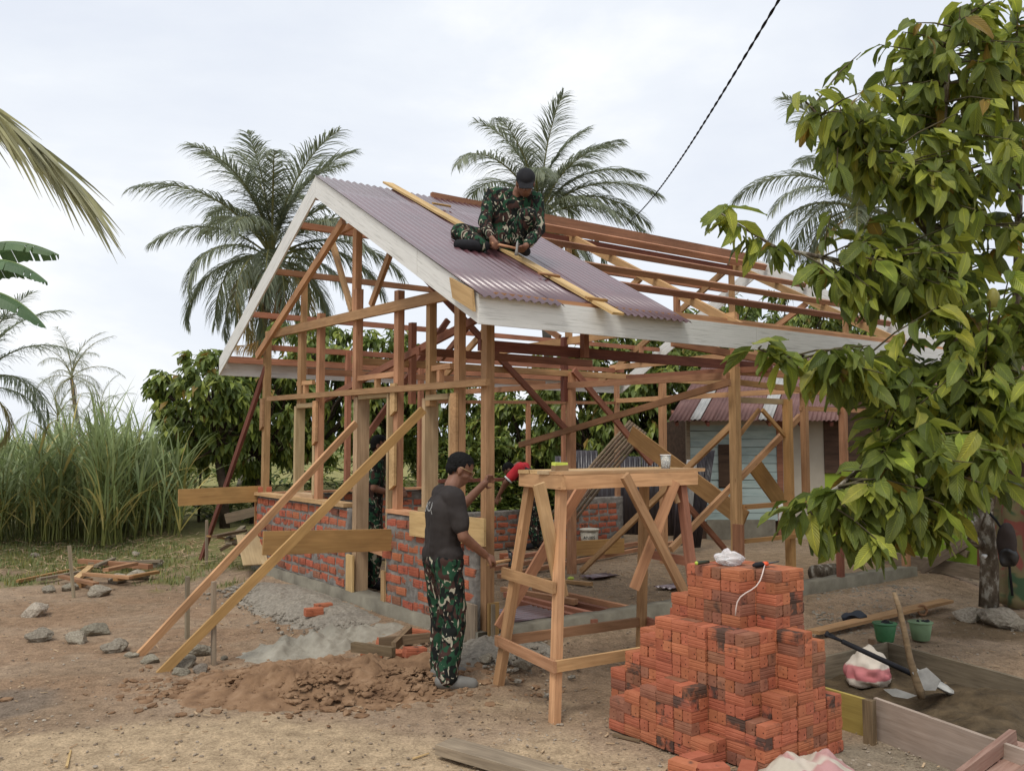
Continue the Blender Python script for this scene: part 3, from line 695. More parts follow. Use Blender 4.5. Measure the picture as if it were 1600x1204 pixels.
# lime green boarded wall that comes forward on the right
gh_ = empty('green_boarded_wall', gp(1530, 905, .1), 'lime green boarded wall with timber base behind the big cocoa tree', 'wall')
A = gp(1318, 868, .119); B = gp(1640, 925, .119); dv = (B-A); Ln = dv.length; dn = dv.normalized(); nn = V((dn.y, -dn.x, 0))
s = 0
while s < Ln:
    wd = k.uniform(.5, .62); q = A + dn*(s+wd/2)
    M = Matrix((dn, nn, UP)).transposed().to_4x4(); M.translation = q + UP*.66 + nn*k.uniform(-.006, .006)
    b = MB(); b.box((0, 0, 0), wd-.008, .015, 1.05, jit=.002); b.build('panel', LIME, gh_, M=M)
    M2 = M.copy(); M2.translation = q + UP*1.75 - nn*.02
    b = MB(); b.box((0, 0, 0), wd-.006, .015, 1.1, jit=.002); b.build('upper_board', BROWNB, gh_, M=M2)
    s += wd
beam('base_timber', A+nn*.05+UP*.09, B+nn*.05+UP*.09, .06, .16, W_GREY, gh_)
beam('diagonal_stay', gp(1438, 890, .15), plane(1508, 848, A+nn*.06, nn), .03, .11, W_GREY, gh_); beam('diagonal_stay', plane(1478, 845, A+nn*.05, nn), plane(1512, 866, A+nn*.05, nn), .03, .08, W_GREY, gh_)
beam('wall_post', plane(1532, 905, A+nn*.04, nn), plane(1536, 690, A+nn*.04, nn), .06, .06, W_DRK, gh_, up=RD)
beam('side_batten', dp(1568, 782, 8.9), dp(1620, 825, 8.6), .05, .06, W_OR, gh_)
# camouflage tarpaulin hanging at the right edge
b = MB(); nxx, nyy = 14, 16
m, nt, p = newmat('mottled_tarpaulin'); n, _ = tex(nt, 3.2, 2, .5, 1.2); r = ramp(nt, [(.38, (.05, .10, .045)), (.44, (.20, .17, .075)), (.54, (.20, .15, .08)), (.58, (.26, .075, .055))]); nt.links.new(n.outputs['Fac'], r.inputs[0]); nt.links.new(r.outputs[0], p.inputs['Base Color']); p.inputs['Roughness'].default_value = .8
TARP = m
ta, tb = gp(1553, 936, .12), gp(1660, 960, .12); td = (tb-ta).normalized(); tn = V((td.y, -td.x, 0)); tl = (tb-ta).length
for j in range(nyy+1):
    for i in range(nxx+1):
        b.v.append(tuple(ta + td*(tl*i/nxx) + UP*(1.25*j/nyy) + tn*(.05*math.sin(i*1.1+j*.25)+.03*noise.noise(V((i*.5, j*.4, 1))) + .15*(1-j/nyy)**2)))
for j in range(nyy):
    for i in range(nxx):
        a = j*(nxx+1)+i; b.face((a, a+1, a+nxx+2, a+nxx+1))
o = b.build('hanging_tarpaulin', TARP, smooth=True); o.modifiers.new('t', 'SOLIDIFY').thickness = .004
tag(o, 'mottled red and green tarpaulin hanging behind the tree trunk at the right edge', 'tarpaulin')

# ================================================================== fence, netting, poles behind the house
net = noisy('dark_netting', [(.35, (.02, .02, .015)), (.7, (.07, .065, .05))], 25, 5, .9, .4, .01)
_nt = net.node_tree; _t = N(_nt, 'ShaderNodeBsdfTransparent'); _m = N(_nt, 'ShaderNodeMixShader'); _m.inputs[0].default_value = .42
_nt.links.new(_nt.nodes['Principled BSDF'].outputs[0], _m.inputs[1]); _nt.links.new(_t.outputs[0], _m.inputs[2]); _nt.links.new(_m.outputs[0], _nt.nodes['Material Output'].inputs[0])
fe = empty('netting_fence', gp(330, 812, .119), 'dark netting fence on thin poles along the field behind the house', 'fence')
pts = [gp(310, 815, .119), gp(420, 810, .119), gp(560, 800, .119), gp(700, 800, .119)]
for a, c in zip(pts, pts[1:]):
    b = MB(); n_ = 10
    for j in range(4):
        for i in range(n_+1):
            q = a.lerp(c, i/n_); b.v.append((q.x, q.y+.03*math.sin(i*1.3), .12+.72*j/3+.04*noise.noise(q*2)*j/3))
    for j in range(3):
        for i in range(n_): b.face((j*(n_+1)+i, j*(n_+1)+i+1, (j+1)*(n_+1)+i+1, (j+1)*(n_+1)+i))
    b.build('net_panel', net, fe, True)
for q, h_ in ((pts[0], 2.0), (pts[1], 1.7), (pts[2], 1.3), (pts[3], 1.4)):
    b = MB(); b.tube([q-UP*.1, q+UP*h_*.5+V((.02, 0, 0)), q+UP*h_], [.03, .027, .02], 6); b.build('pole', DBARK, fe, True)
b = MB(); q = gp(274, 800, .119); b.tube([q-UP*.1, q+UP*.6, q+UP*1.0], [.12, .115, .11], 10); o = b.build('concrete_post', CONC, smooth=True); tag(o, 'short grey round post at the edge of the cane', 'post')
scr = empty('dark_sheet_screen', gp(985, 838, .119), 'dark upright sheets forming a screen behind the stepped brick wall', 'screen')
q0, q1 = gp(868, 832, .119), gp(1075, 838, .119)
for i in range(6):
    a = q0.lerp(q1, i/6); c = q0.lerp(q1, (i+1)/6); dd = c-a
    corrugated('sheet', lambda x, l, zz, a=a, dd=dd, i=i: a + dd.normalized()*x + V((0, .05*i % .1, 0)) + UP*l + V((dd.y, -dd.x, 0)).normalized()*zz, dd.length, 1.35+.12*math.sin(i*2.1), DKTIN, scr, .011, .09, 2)
pb = empty('bamboo_pole_bundle', gp(905, 838, .119), 'bundle of long brown bamboo poles leaning against the hedge', 'pole bundle')
for i in range(7):
    b = MB(); a = dp(860+i*5, 806+i*3, 13.2+i*.08); c = dp(985+i*4, 658+i*3, 13.5+i*.1); n_ = 9
    pts_ = [a.lerp(c, t/n_)+UP*(.03*math.sin(t/n_*3)) for t in range(n_+1)]; b.tube(pts_, [.021+.003*(t % 2) for t in range(n_+1)], 7); b.build('bamboo_pole', W_BAM, pb, True)
for i in range(4):
    a = dp(1052+i*9, 850+i*2, 12.6+.1*i)
    o = corrugated('roof_sheet_offcut', lambda x, l, zz, a=a, i=i: a + V((.9, .43, 0))*x*.35 + V((.10+.03*i, .12, .98))*l + V((-.4, .9, 0))*zz, .5, 1.15+.1*i, (DKTIN, ZINC, DKTIN, DKTIN)[i], None, .01, .076, 2)
    tag(o, ('dark', 'pale', 'second dark', 'rightmost dark')[i]+' corrugated offcut leaning by the left corner of the blue shed', 'roof sheet', 'offcuts leaning by the shed')

# ================================================================== trestle bench
bench = empty('trestle_bench', V((.6, 6.1, 0)), 'tall rough timber trestle bench with X braces, in front of the house', 'bench')
A1r, A2r, B1r, B2r = V((-.045, 6.15, .34)), V((.274, 5.51, .34)), V((.99, 6.80, .34)), V((1.30, 6.16, .34))
A1t, A2t, B1t, B2t = V((.125, 6.05, 1.42)), V((.318, 5.68, 1.42)), V((1.0, 6.66, 1.42)), V((1.20, 6.28, 1.42))
def ext(t, r, zz): d = (r-t)/(r.z-t.z); return t + d*(zz-t.z)
for t, r, m_ in ((A1t, A1r, W_OR), (A2t, A2r, W_OR), (B1t, B1r, W_OR), (B2t, B2r, W_RED)):
    beam('leg', t, ext(t, r, -.02), .07, .07, m_, bench, up=RD)
o_ = (B1r-A1r).normalized()*.06; sd_o = (A2r-A1r).normalized()*.05
beam('rail', A1r-o_*.6+V((-.03, .0, 0)), B1r+o_, .03, .085, W_OR, bench); beam('rail', A2r+sd_o*.9-o_*.8, B2r+sd_o*.9+o_, .03, .085, W_OR, bench); beam('rail', A1r-sd_o*1.2-o_*.75, A2r+sd_o*1.2-o_*.75, .03, .085, W_OR, bench); beam('rail', B1r-sd_o+o_*.75, B2r+sd_o+o_*.75, .03, .08, W_RED, bench)
def mid(t, r, zz): return ext(t, r, zz)
a, c = mid(A1t, A1r, .80), mid(A2t, A2r, .80)
beam('rung', a+(a-c)*.2-o_*.75, c+(c-a)*.04-o_*.75, .03, .09, W_OR, bench); a, c = mid(B1t, B1r, .86), mid(B2t, B2r, .86); beam('rung', a+o_*.7, c+o_*.7, .03, .08, W_RED, bench)
def onbench(px, py, s):                        # long side plane: s=0 near side (A2-B2), s=1 far side (A1-B1)
    p0 = (A2r if s == 0 else A1r); n_ = V((.586, -.811, 0)); return plane(px, py, p0 + V((0, 0, 0)), n_)
beam('brace', onbench(838, 757, .0)+V((.02, .12, 0)), onbench(880, 938, 0)+V((0, .12, 0)), .03, .11, W_PALE, bench, up=RD)
beam('brace', onbench(912, 757, 1), onbench(779, 985, 1)+V((0, .1, 0)), .035, .1, W_RED, bench)
beam('brace', onbench(975, 742, 0)+V((0, -.05, 0)), onbench(1072, 932, 0)+V((.0, -.05, 0)), .035, .085, W_OR, bench)
beam('brace', onbench(1056, 752, 0)+V((0, .03, 0)), onbench(995, 925, 0)+V((.0, .14, 0)), .035, .085, W_RED, bench)
beam('cleat', B2t+V((-.07, -.06, -.03)), B2t+V((-.03, -.06, -.14)), .03, .035, W_PALE, bench)
e1 = (B1t-A1t).normalized()
beam('side_beam', A2t-e1*.02+UP*.03+V((.02, -.045, 0)), B2t+e1*.12+UP*.03+V((.02, -.045, 0)), .035, .09, W_OR, bench); beam('side_beam', A1t-e1*.02+UP*.03+V((-.02, .045, 0)), B1t+e1*.12+UP*.03+V((-.02, .045, 0)), .035, .09, W_OR, bench)
sd2 = (A2t-A1t).normalized(); beam('end_beam', A1t-e1*.045+UP*.03-sd2*.06, A2t-e1*.045+UP*.03+sd2*.1, .03, .085, W_OR, bench)
for i, (off, m_) in enumerate(((.02, W_PALE), (.155, W_PALE), (.29, W_CREAM), (.42, W_PALE))):
    beam('tabletop_board', A1t+sd2*off-e1*(.07-.02*(i % 2))+UP*.087, B1t+sd2*off+e1*(.17+.01*i)+UP*.087, .128, .022, m_, bench)
# tape measure / sponge block and tin of nails on the bench
tt = empty('sponge_block', dp(934, 730, 6.05), 'small brown block with lime yellow top lying on the bench', 'block')
bp = A2t.lerp(B2t, .22)+UP*.10+V((-.06, .10, 0))
M = Matrix.Translation(bp+UP*.025) @ Matrix.Rotation(.5, 4, 'Z')
b = MB(); b.box((0, 0, 0), .10, .055, .045, jit=.004); b.build('body', flat('brown_foam', (.22, .14, .07)), tt, M=M)
b = MB(); b.box((0, 0, 0), .095, .05, .02, jit=.004); b.build('top_layer', flat('lime_foam', (.50, .58, .09)), tt, M=M @ Matrix.Translation((0, 0, .033))); tt.location = bp
bp = A2t.lerp(B2t, .92)+UP*.099+V((-.03, .06, 0)); tin = empty('nail_jar', bp, 'small clear jar of nails standing at the right end of the bench', 'jar')
m, nt, p = newmat('clear_plastic'); p.inputs['Base Color'].default_value = (.85, .87, .85, 1); p.inputs['Roughness'].default_value = .12; p.inputs['Transmission Weight'].default_value = .75; p.inputs['IOR'].default_value = 1.2; CLEAR = m
b = MB(); b.tube([bp, bp+UP*.04, bp+UP*.095], [.032, .034, .037], 14, cap=False); o = b.build('jar_wall', CLEAR, tin, True); o.modifiers.new('t', 'SOLIDIFY').thickness = .002
b = MB()
for i in range(60):
    q = bp + V((random.uniform(-.02, .02), random.uniform(-.02, .02), random.uniform(.004, .05))); dd = V((random.uniform(-1, 1), random.uniform(-1, 1), random.uniform(-1, 1))).normalized()*.012
    b.tube([q-dd, q+dd], .0022, 4)
b.build('nails', flat('steel_nail', (.22, .2, .18), .4, .6), tin)
b = MB(); b.tube([bp+UP*.093, bp+UP*.099], [.040, .040], 14, cap=False); o = b.build('rim', WHITE, tin, True); o.modifiers.new('t', 'SOLIDIFY').thickness = .003

# ================================================================== big brick stack
CEL, CRS = .131, .0622
OB = V((1.298, 4.58, 0))
hm = {}
for b_ in range(0, 5):
    for a_ in range(0, 9): hm[(b_, a_)] = 9
def setc(bs, as_, h):
    for b_ in bs:
        for a_ in as_: hm[(b_, a_)] = h
def chipped(L, W, Hh, m_, i):
    me = brick_mesh(L, W, Hh); kq = random.Random(i*13+7)
    for v in me.vertices:
        v.co.x += kq.gauss(0, .0009)
        if kq.random() < .06: v.co.x *= kq.uniform(.93, .98)
    for v in me.vertices: v.co.y += .0012*math.sin(i*1.7)*v.co.x/L; v.co.z += .0016*math.cos(i*2.1)*v.co.x/L
    me.materials.append(m_); return me
setc(range(0, 4), range(1, 6), 11); setc((4,), range(1, 9), 7)
setc((1, 2, 3), (2, 3, 4), 16); setc((2, 3), (1,), 16)
setc((0,), (0,), 4); setc((1,), (0,), 6); setc((2, 3), (0,), 11); setc((4,), (0,), 5); setc((3,), (0,), 10)
setc((0,), (6,), 9); setc((0,), (7,), 7); setc((0,), (8,), 5); setc((1,), (5,), 13); setc((1,), (6,), 10); setc((2, 3), (5, 6), 11); setc((1, 2, 3), (7,), 9); setc((1, 2, 3), (8,), 6)
setc((-1,), (2,), 2); setc((-1,), (3, 4), 6); setc((-1,), (5,), 5); setc((-1,), (6,), 4); setc((-1,), (7,), 3)
setc((4,), range(1, 9), 5)
pile_me = {k_: [chipped(CEL-.004, CEL/2-.003, CRS-.002, m_, i) for i in range(6)] for k_, m_ in (('orange', B_OR), ('brown', B_BRN), ('burnt', B_BLK))}
ML = Matrix((LD, -RD, UP)).transposed().to_4x4(); MR = Matrix((RD, LD, UP)).transposed().to_4x4()
kr = random.Random(21); core = MB(); npile = 0
def hh(b_, a_): return hm.get((b_, a_), 0)
tmpb = brick_mesh(CEL-.004, CEL/2-.003, CRS-.002)
tv = [v.co.copy() for v in tmpb.vertices]; tf = [tuple(p.vertices) for p in tmpb.polygons]
cand = []
for (b_, a_), hcol in hm.items():
    cj = V((kr.uniform(-.006, .006), kr.uniform(-.006, .006), 0)); tone = kr.random()
    for c_ in range(hcol):
        along = (c_ + (a_ % 2) + (b_ % 2)) % 2          # 0: long axis along L, 1: along R
        if kr.random() < .12: along = 1-along
        for s_ in (-.25, .25):
            ctr = OB + LD*((a_+.5)*CEL) + RD*((b_+.5)*CEL) + UP*((c_+.5)*CRS+.004)
            ctr = ctr + (RD if along == 0 else LD)*(s_*CEL) + cj + V((kr.uniform(-.003, .003), kr.uniform(-.003, .003), 0))
            M = Matrix.Translation(ctr) @ Matrix.Rotation(kr.uniform(-.03, .03), 4, 'Z') @ (ML if along == 0 else MR)
            lo_b = c_ >= hh(b_-1, a_); lo_a = c_ >= hh(b_, a_-1); top = c_ >= hcol-1
            vis = top or (lo_b and (s_ < 0 or along == 1)) or (lo_a and (s_ < 0 or along == 0))
            if top and not (lo_b or lo_a):              # tops hidden behind higher cells
                if hh(b_-1, a_) > c_+1 or hh(b_, a_-1) > c_+1: vis = False
            sc_ = 3*(lo_b or lo_a) + top
            cand.append((vis, sc_, kr.random(), M, c_, a_, b_, s_))
vis = sorted([c for c in cand if c[0]], key=lambda c: (-c[1], c[2]))
lcount = {}; ORD = ['first', 'second', 'third', 'fourth', 'fifth', 'sixth', 'seventh', 'eighth', 'ninth', 'tenth', 'eleventh', 'twelfth', 'thirteenth', 'fourteenth', 'fifteenth', 'sixteenth']; ORD = {-1: 'outer', **dict(enumerate(ORD))}
show = vis[:288]; rest = [c for c in cand if not c[0]] + vis[288:]
for (_, _, _, M, c_, a_, b_, s_) in show:
    x = kr.random()
    dark = noise.noise(V((a_*.8+b_*.6, b_*.9, c_*.45)))
    kind = 'burnt' if (dark > .36 and x < .7) or x < .025 else ('brown' if (dark > .12 and x < .55) or x < .12 else 'orange')
    o = add('brick', kr.choice(pile_me[kind]), None, None, M @ Matrix.Rotation(math.pi*kr.randrange(2), 4, 'Z'))
    if (b_, a_) == (0, 0) and c_ == 3: pass
    word = {'orange': 'orange brick', 'brown': 'brown brick', 'burnt': 'blackened brick'}[kind]
    side = 'left side' if c_ >= hh(b_-1, a_) else ('right side' if c_ >= hh(b_, a_-1) else 'top')
    col_ = (a_ if side != 'right side' else b_)
    lab = f'{word}, {ORD[c_]} course up, {ORD[col_]} column, {side} of the big stack'
    lab = ('nearer ' if s_ < 0 else 'farther ')+lab
    tag(o, lab, 'brick', 'bricks of the big stepped stack')
for (_, _, _, M, *_r) in rest:
    base = len(core.v); core.v += [tuple(M @ v) for v in tv]
    for f in tf: core.face([base+i for i in f])
o = core.build('stacked_bricks', B_OR); tag(o, 'inner and rear clay bricks of the big stepped stack', 'bricks', kind='stuff')
def loose_brick(c, rz, tilt=0, roll=0, kind='orange', label='', group=None):
    M = Matrix.Translation(c) @ Matrix.Rotation(rz, 4, 'Z') @ Matrix.Rotation(tilt, 4, 'Y') @ Matrix.Rotation(roll, 4, 'X')
    o = add('brick', big_me[kind], None, None, M); tag(o, label, 'brick', group); return o
big_me = {k_: chipped(.165, .085, .07, m_, 3) for k_, m_ in (('orange', B_OR), ('brown', B_BRN))}
loose_brick(gp(1088, 1188, .04)+UP*.0, .55, label='single loose brick lying behind two others in front of the stack'); loose_brick(gp(1072, 1200, .04), 2.4, label='loose brick at the bottom edge, left of the pair before the stack'); loose_brick(gp(1112, 1206, .04), .2, label='loose brick at the bottom edge, right of the pair before the stack'); loose_brick(gp(1168, 1206, .04), 1.2, label='loose brick at the bottom edge beside the crumpled sack')
# plastic bag, drill-like tool and cord on the stack
TOPZ = 16*CRS+.006
def ontop(px, py): return gp(px, py, TOPZ)
b = MB(); q = ontop(1140, 882); b.ellipsoid(q+UP*.035, .085, .05, .042, nu=26, nv=16)
b.v = [tuple(V(v)+(V(v)-q).normalized()*(.020*noise.noise(V(v)*22)+.012*noise.noise(V(v)*50))) for v in b.v]
m, nt, p = newmat('crumpled_plastic'); p.inputs['Base Color'].default_value = (.8, .8, .8, 1); p.inputs['Roughness'].default_value = .18; p.inputs['Transmission Weight'].default_value = .45; p.inputs['IOR'].default_value = 1.25
o = b.build('plastic_bag', m, smooth=False); tag(o, 'crumpled clear plastic bag on top of the brick stack', 'bag')
tl = empty('marking_tool', ontop(1192, 880), 'black and orange hand tool with a cord on top of the brick stack', 'tool')
q = ontop(1187, 886)+UP*.016; b = MB(); b.tube([q-RD*.055, q-RD*.03, q+RD*.02, q+RD*.03], [.008, .016, .015, .01], 10); b.build('grip', BLKC, tl, True)
b = MB(); b.tube([q+RD*.03, q+RD*.065], [.014, .013], 10); b.build('collar', flat('orange_plastic', (.75, .10, .03), .4), tl, True)
b = MB(); b.tube([q+RD*.065, q+RD*.17+UP*.004], [.006, .004], 8); b.build('blade', flat('dark_steel', (.06, .06, .06), .35, .6), tl, True)
f0 = [ontop(1195, 886)+UP*.012, ontop(1193, 892)+UP*.008, dp(1191, 897, 4.80), dp(1188, 906, 4.79), dp(1182, 915, 4.79), dp(1174, 921, 4.79), dp(1165, 926, 4.79), dp(1157, 932, 4.79), dp(1152, 940, 4.79), dp(1150, 950, 4.79), dp(1149, 961, 4.79)]
b = MB(); b.tube(f0, .0035, 6); b.build('cord', flat('pale_cord', (.62, .5, .45)), tl, True)
q = ontop(1098, 882)+UP*.014; b = MB(); b.tube([q-RD*.05, q-RD*.04, q+RD*.01, q+RD*.05], [.008, .012, .011, .009], 9); tk = b.build('screwdriver', flat('dark_grip', (.03, .035, .02), .4), smooth=True); tag(tk, 'short screwdriver with green tipped dark grip at the left of the stack top', 'screwdriver')
b = MB(); b.ellipsoid(q-RD*.052, .011, .011, .011, nu=8, nv=6); b.build('grip_end', flat('lime_plastic', (.40, .5, .06), .4), tk, True); b = MB(); b.tube([q+RD*.05, q+RD*.13+UP*.004], [.003, .003], 6); b.build('shaft', flat('brass_rod', (.3, .22, .1), .35, .6), tk, True)

# ================================================================== things on the ground, left
def stake(px, py, top, w_, m_, label, lean=(0, 0)):
    a = gp(px, py, gh(*gp(px, py).xy)-.03); t_ = dp(px+lean[0], top, a.y)
    return tag(beam('wooden_stake', a-UP*.12, t_, w_, w_*.55, m_, None, up=RD), label, 'stake', 'stakes driven in the ground')
stake(293, 1003, 900, .055, W_GREY, 'brown stake against the redder of the two long props'); stake(334, 1045, 908, .05, W_GREY, 'weathered stake against the paler of the two long props'); stake(118, 938, 852, .055, W_GREY, 'leaning grey stake among the timber offcuts at the left', (-10, 0)); stake(323, 882, 812, .05, W_GREY, 'thin stake beside the foot of the dark prop')
def rock_mesh(seed, r=1.0, sub=2, flatn=.75, amp=.35):
    bm = bmesh.new(); bmesh.ops.create_icosphere(bm, subdivisions=sub, radius=1)
    for v in bm.verts:
        n_ = v.co.normalized(); s_ = 1+amp*noise.noise(n_*1.3+V((seed*3.1, 0, 0)))+amp*.5*noise.noise(n_*3.1+V((0, seed, 0)))
        # facets
        for t in range(5):
            dn_ = noise.random_unit_vector() if False else V((math.sin(seed*7+t*2.3), math.cos(seed*5+t*1.7), math.sin(seed*3+t*3.9))).normalized()
            dpt = n_.dot(dn_)*s_
            if dpt > .72: s_ *= .72/dpt
        v.co = n_*s_; v.co.z *= flatn
    me = bpy.data.meshes.new('stone'); bm.to_mesh(me); bm.free(); me.materials.append(STONE); return me
rocks = [rock_mesh(i+1, sub=3) for i in range(7)]
kk = random.Random(5)
def stone(px, py, wpx, label, i=None, sx=1, sz=.75, group='loose stones', mat=None):
    z0 = gh(*gp(px, py).xy); c = gp(px, py, z0); r_ = wpx/2/F*c.y
    i = kk.randrange(7) if i is None else i
    M = Matrix.Translation(c+UP*r_*sz*.45) @ Matrix.Rotation(kk.uniform(0, 6), 4, 'Z') @ Matrix.Diagonal((r_*sx, r_*kk.uniform(.7, .95), r_*sz, 1))
    o = add('stone', rocks[i], None, None, M); tag(o, label, 'stone', group); return o
for px, py, wd, lab in ((55, 962, 46, 'pale lump of stone furthest left on the bare ground'), (77, 925, 24, 'round tan cut log end left of the leaning grey stake'), (108, 922, 26, 'dark stone right behind the leaning grey stake'), (155, 930, 36, 'mossy rock before the offcuts, nearest the camera'),
        (183, 910, 32, 'pale rock with a hole under the orange offcut'), (215, 905, 36, 'grey boulder at the right end of the offcut heap'), (245, 885, 24, 'brown rock beyond the boulder at the heap of offcuts'), (55, 870, 16, 'small black lump near the grass at the left'), (212, 868, 16, 'small black lump in the grass by the offcuts'),
        (152, 992, 44, 'craggy grey rock in the middle of the buried rock row'), (120, 1003, 40, 'brown rock in the middle of the buried row'), (62, 1000, 40, 'low buried rock at the left end of the row'), (180, 1018, 42, 'pale slab at the right end of the buried row'),
        (236, 1035, 28, 'grey stone between the feet of the two long props'), (290, 1040, 38, 'blue grey stone between stake and pale prop'), (313, 1022, 36, 'yellowish stone behind the weathered stake'), (282, 1055, 30, 'flat pale stone in front of the pale prop foot'), (312, 1050, 30, 'grey stone at the foot of the weathered stake'), (205, 1028, 22, 'small pale stone at the redder prop foot'),
        (400, 975, 12, 'small white stone on the soil beside the cement heap'), (350, 1030, 14, 'small pale pebble right of the weathered stake'), (215, 900, 20, 'grey lump leaning on the boulder of the heap'),
        (1512, 968, 46, 'tan rock left of the cocoa trunk'), (1565, 978, 66, 'large pale rock in front of the cocoa trunk'), (1600, 985, 40, 'brown rock cut by the right picture edge'), (1588, 950, 40, 'flat pale rock behind the large one at the right'), (820, 1040, 34, 'flat grey stone by the bench leg beside the post'), (760, 1032, 26, 'rubble stone below the corner post'), (738, 1010, 20, 'rubble stone behind the standing man'), (790, 1030, 24, 'rubble stone between corner post and bench')):
    stone(px, py, wd, lab)
def offcut(a, b_, w_, h_, m_, label, z=.03, group='timber offcuts at the left'):
    pa = gp(*a, z+gh(*gp(*a).xy)); pb_ = gp(*b_, z+gh(*gp(*b_).xy)); return tag(beam('offcut', pa, pb_, w_, h_, m_, None), label, 'timber offcut', group)
offcut((25, 908), (160, 880), .07, .035, W_TAN, 'long pale offcut pointing left out of the heap'); offcut((125, 876), (235, 885), .08, .06, W_RED, 'red brown offcut lying along the back of the heap', .07); offcut((165, 890), (212, 880), .09, .04, W_OR, 'bright orange split offcut on top of the heap', .12); offcut((118, 905), (142, 885), .08, .04, W_PALE, 'short pale offcut leaning against the stake', .06); offcut((150, 884), (178, 872), .06, .035, W_GREY, 'grey batten standing up at the back of the heap', .1); offcut((122, 915), (140, 906), .07, .05, W_TAN, 'stubby tan offcut beneath the stake', .03)
for i_, (a_, c_, m_, l_) in enumerate((((60, 905), (128, 893), W_GREY, 'grey batten under the long pale offcut in the heap'), ((180, 905), (246, 893), W_TAN, 'tan offcut in front of the boulder of the heap'), ((132, 896), (205, 902), W_OR, 'orange offcut lying across the middle of the heap'), ((140, 880), (252, 876), W_GREY, 'grey board behind the red brown offcut of the heap'), ((95, 900), (150, 912), W_RED, 'short red offcut below the leaning stake'))):
    offcut(a_, c_, .07, .035, m_, l_, .05+.03*(i_ % 3))
# scrap heap by the corner of the house
ks = random.Random(9)
for i in range(16):
    a = (ks.uniform(325, 395), ks.uniform(835, 870)); ang = ks.uniform(-.5, .9); ln = ks.uniform(25, 60)
    c = (min(412, a[0]+ln*math.cos(ang)), a[1]-ln*math.sin(ang)*.7)
    o = beam('scrap_timber', dp(*a, 11.2+ks.uniform(-.3, .3)), dp(*c, 11.4+ks.uniform(-.3, .4)), ks.uniform(.04, .11), ks.uniform(.02, .04), ks.choice((W_GREY, W_GREY, W_TAN, W_DIRT)), None)
    tag(o, 'weathered scrap board in the heap beside the left house corner', 'scrap board', 'scrap boards beside the house corner')
tag(beam('plank', dp(352, 770+40, 11.3), dp(412, 795, 11.5), .03, .12, W_GREY, None), 'grey board jutting right across the top of the scrap heap', 'plank')
tag(beam('plywood_offcut', dp(400, 882, 10.6), dp(388, 835, 11.0), .3, .015, W_CREAM, None), 'pale plywood offcut tilted against the left house corner', 'plywood')
# brick debris in front of the wall
mz = lambda px, py, z=.0: gp(px, py, z)
for i, (px, py, z_, rz, t_, lab) in enumerate(((580, 1024, .05, .2, 0, 'brick half sunk in soil, leftmost of the debris by the soldier'), (623, 1032, .06, 1.7, 1.3, 'brick standing on end in the soil by the soldier'), (648, 1018, .14, .5, .1, 'brick lying on top of the others behind the soldier legs'), (655, 1030, .07, .5, 0, 'brick under the topmost one behind the soldier legs'), (668, 1032, .06, .9, 0, 'brick closest to the soldier left trouser leg'), (655, 990, .12, .3, .2, 'brick on the far side of the grey boards by the soldier'), (605, 1005, .10, .8, .3, 'brick wedged under the grey boards by the soldier'), (490, 955, .13, .5, 0, 'left one of two bricks lying on the rubble by the doorway'), (505, 948, .14, .45, 0, 'right one of two bricks lying on the rubble by the doorway'), (415, 1005, -9, 0, 0, ''))):
    if z_ > -1: loose_brick(mz(px, py, z_), rz, t_, 0, 'orange', lab, 'bricks lying about before the wall')
for a, c, lab in (((551, 1010), (615, 1018), 'short grey board at the left of the brick debris'), ((592, 1003), (672, 995), 'muddy board lying across the brick debris'), ((615, 1010), (640, 985), 'dark stub of timber crossing the two boards')):
    tag(beam('board', gp(*a, .15), gp(*c, .17), .04, .07, W_DIRT, None), lab, 'board')
# mounds
def mound(name, mat, cx, cy, ax, ay, ang, hgt, base, seed, rough=.25, label=None, n=70, edge=1.0):
    b = MB(); ca, sa = math.cos(ang), math.sin(ang)
    for j in range(n+1):
        for i in range(n+1):
            s_, t_ = (i/n*2-1), (j/n*2-1); x = cx + s_*ax*ca - t_*ay*sa; y = cy + s_*ax*sa + t_*ay*ca
            d = math.hypot(s_, t_) + .22*noise.noise(V((x*1.8, y*1.8, seed)))
            h_ = hgt*(1-sstep(.15, .98, d)); q = .55*noise.noise(V((x*4.5, y*4.5, seed)))+.35*noise.noise(V((x*11, y*11, seed)))+.22*noise.noise(V((x*26, y*26, seed)))
            z_ = gh(x, y)+base + h_ + (h_*.6+.012)*rough*q*(1-sstep(.85, 1.05, d)) - .05*sstep(.9, 1.15, d)
            b.v.append((x, y, z_))
    for j in range(n):
        for i in range(n): a = j*(n+1)+i; b.face((a, a+1, a+n+2, a+n+1))
    o = b.build(name, mat, smooth=True); tag(o, label, 'mound'); return o
c1 = gp(500, 1062, .05)
mound('soil_mound', SOIL, c1.x, c1.y, 1.15, .55, .1, .16, 0, 3, 1.5, 'low mound of loose brown soil dug up before the house', 110)
c2 = gp(505, 992, .1); mound('cement_heap', CEM, c2.x, c2.y, .8, .36, .55, .10, -.003, 6, 2.2, 'pale grey heap of cement and sand before the doorway')
c3 = gp(478, 940, .1); mound('rubble_strip', GRAVEL, c3.x-.05, c3.y-.05, 1.75, .42, math.atan2(LD.y, LD.x), .07, .0, 8, 1.2, 'strip of grey rubble along the footing left of the doorway')
c4 = gp(765, 1030, .05); mound('rubble_heap', GRAVEL, c4.x, c4.y, .6, .35, .6, .08, .0, 9, 1.2, 'grey rubble below the corner post')
c5 = gp(645, 1045, .05); mound('earth_lip', SOIL, c5.x-.1, c5.y, .75, .22, .25, .10, 0, 13, .9, 'dark lip of earth behind the soldier boots')
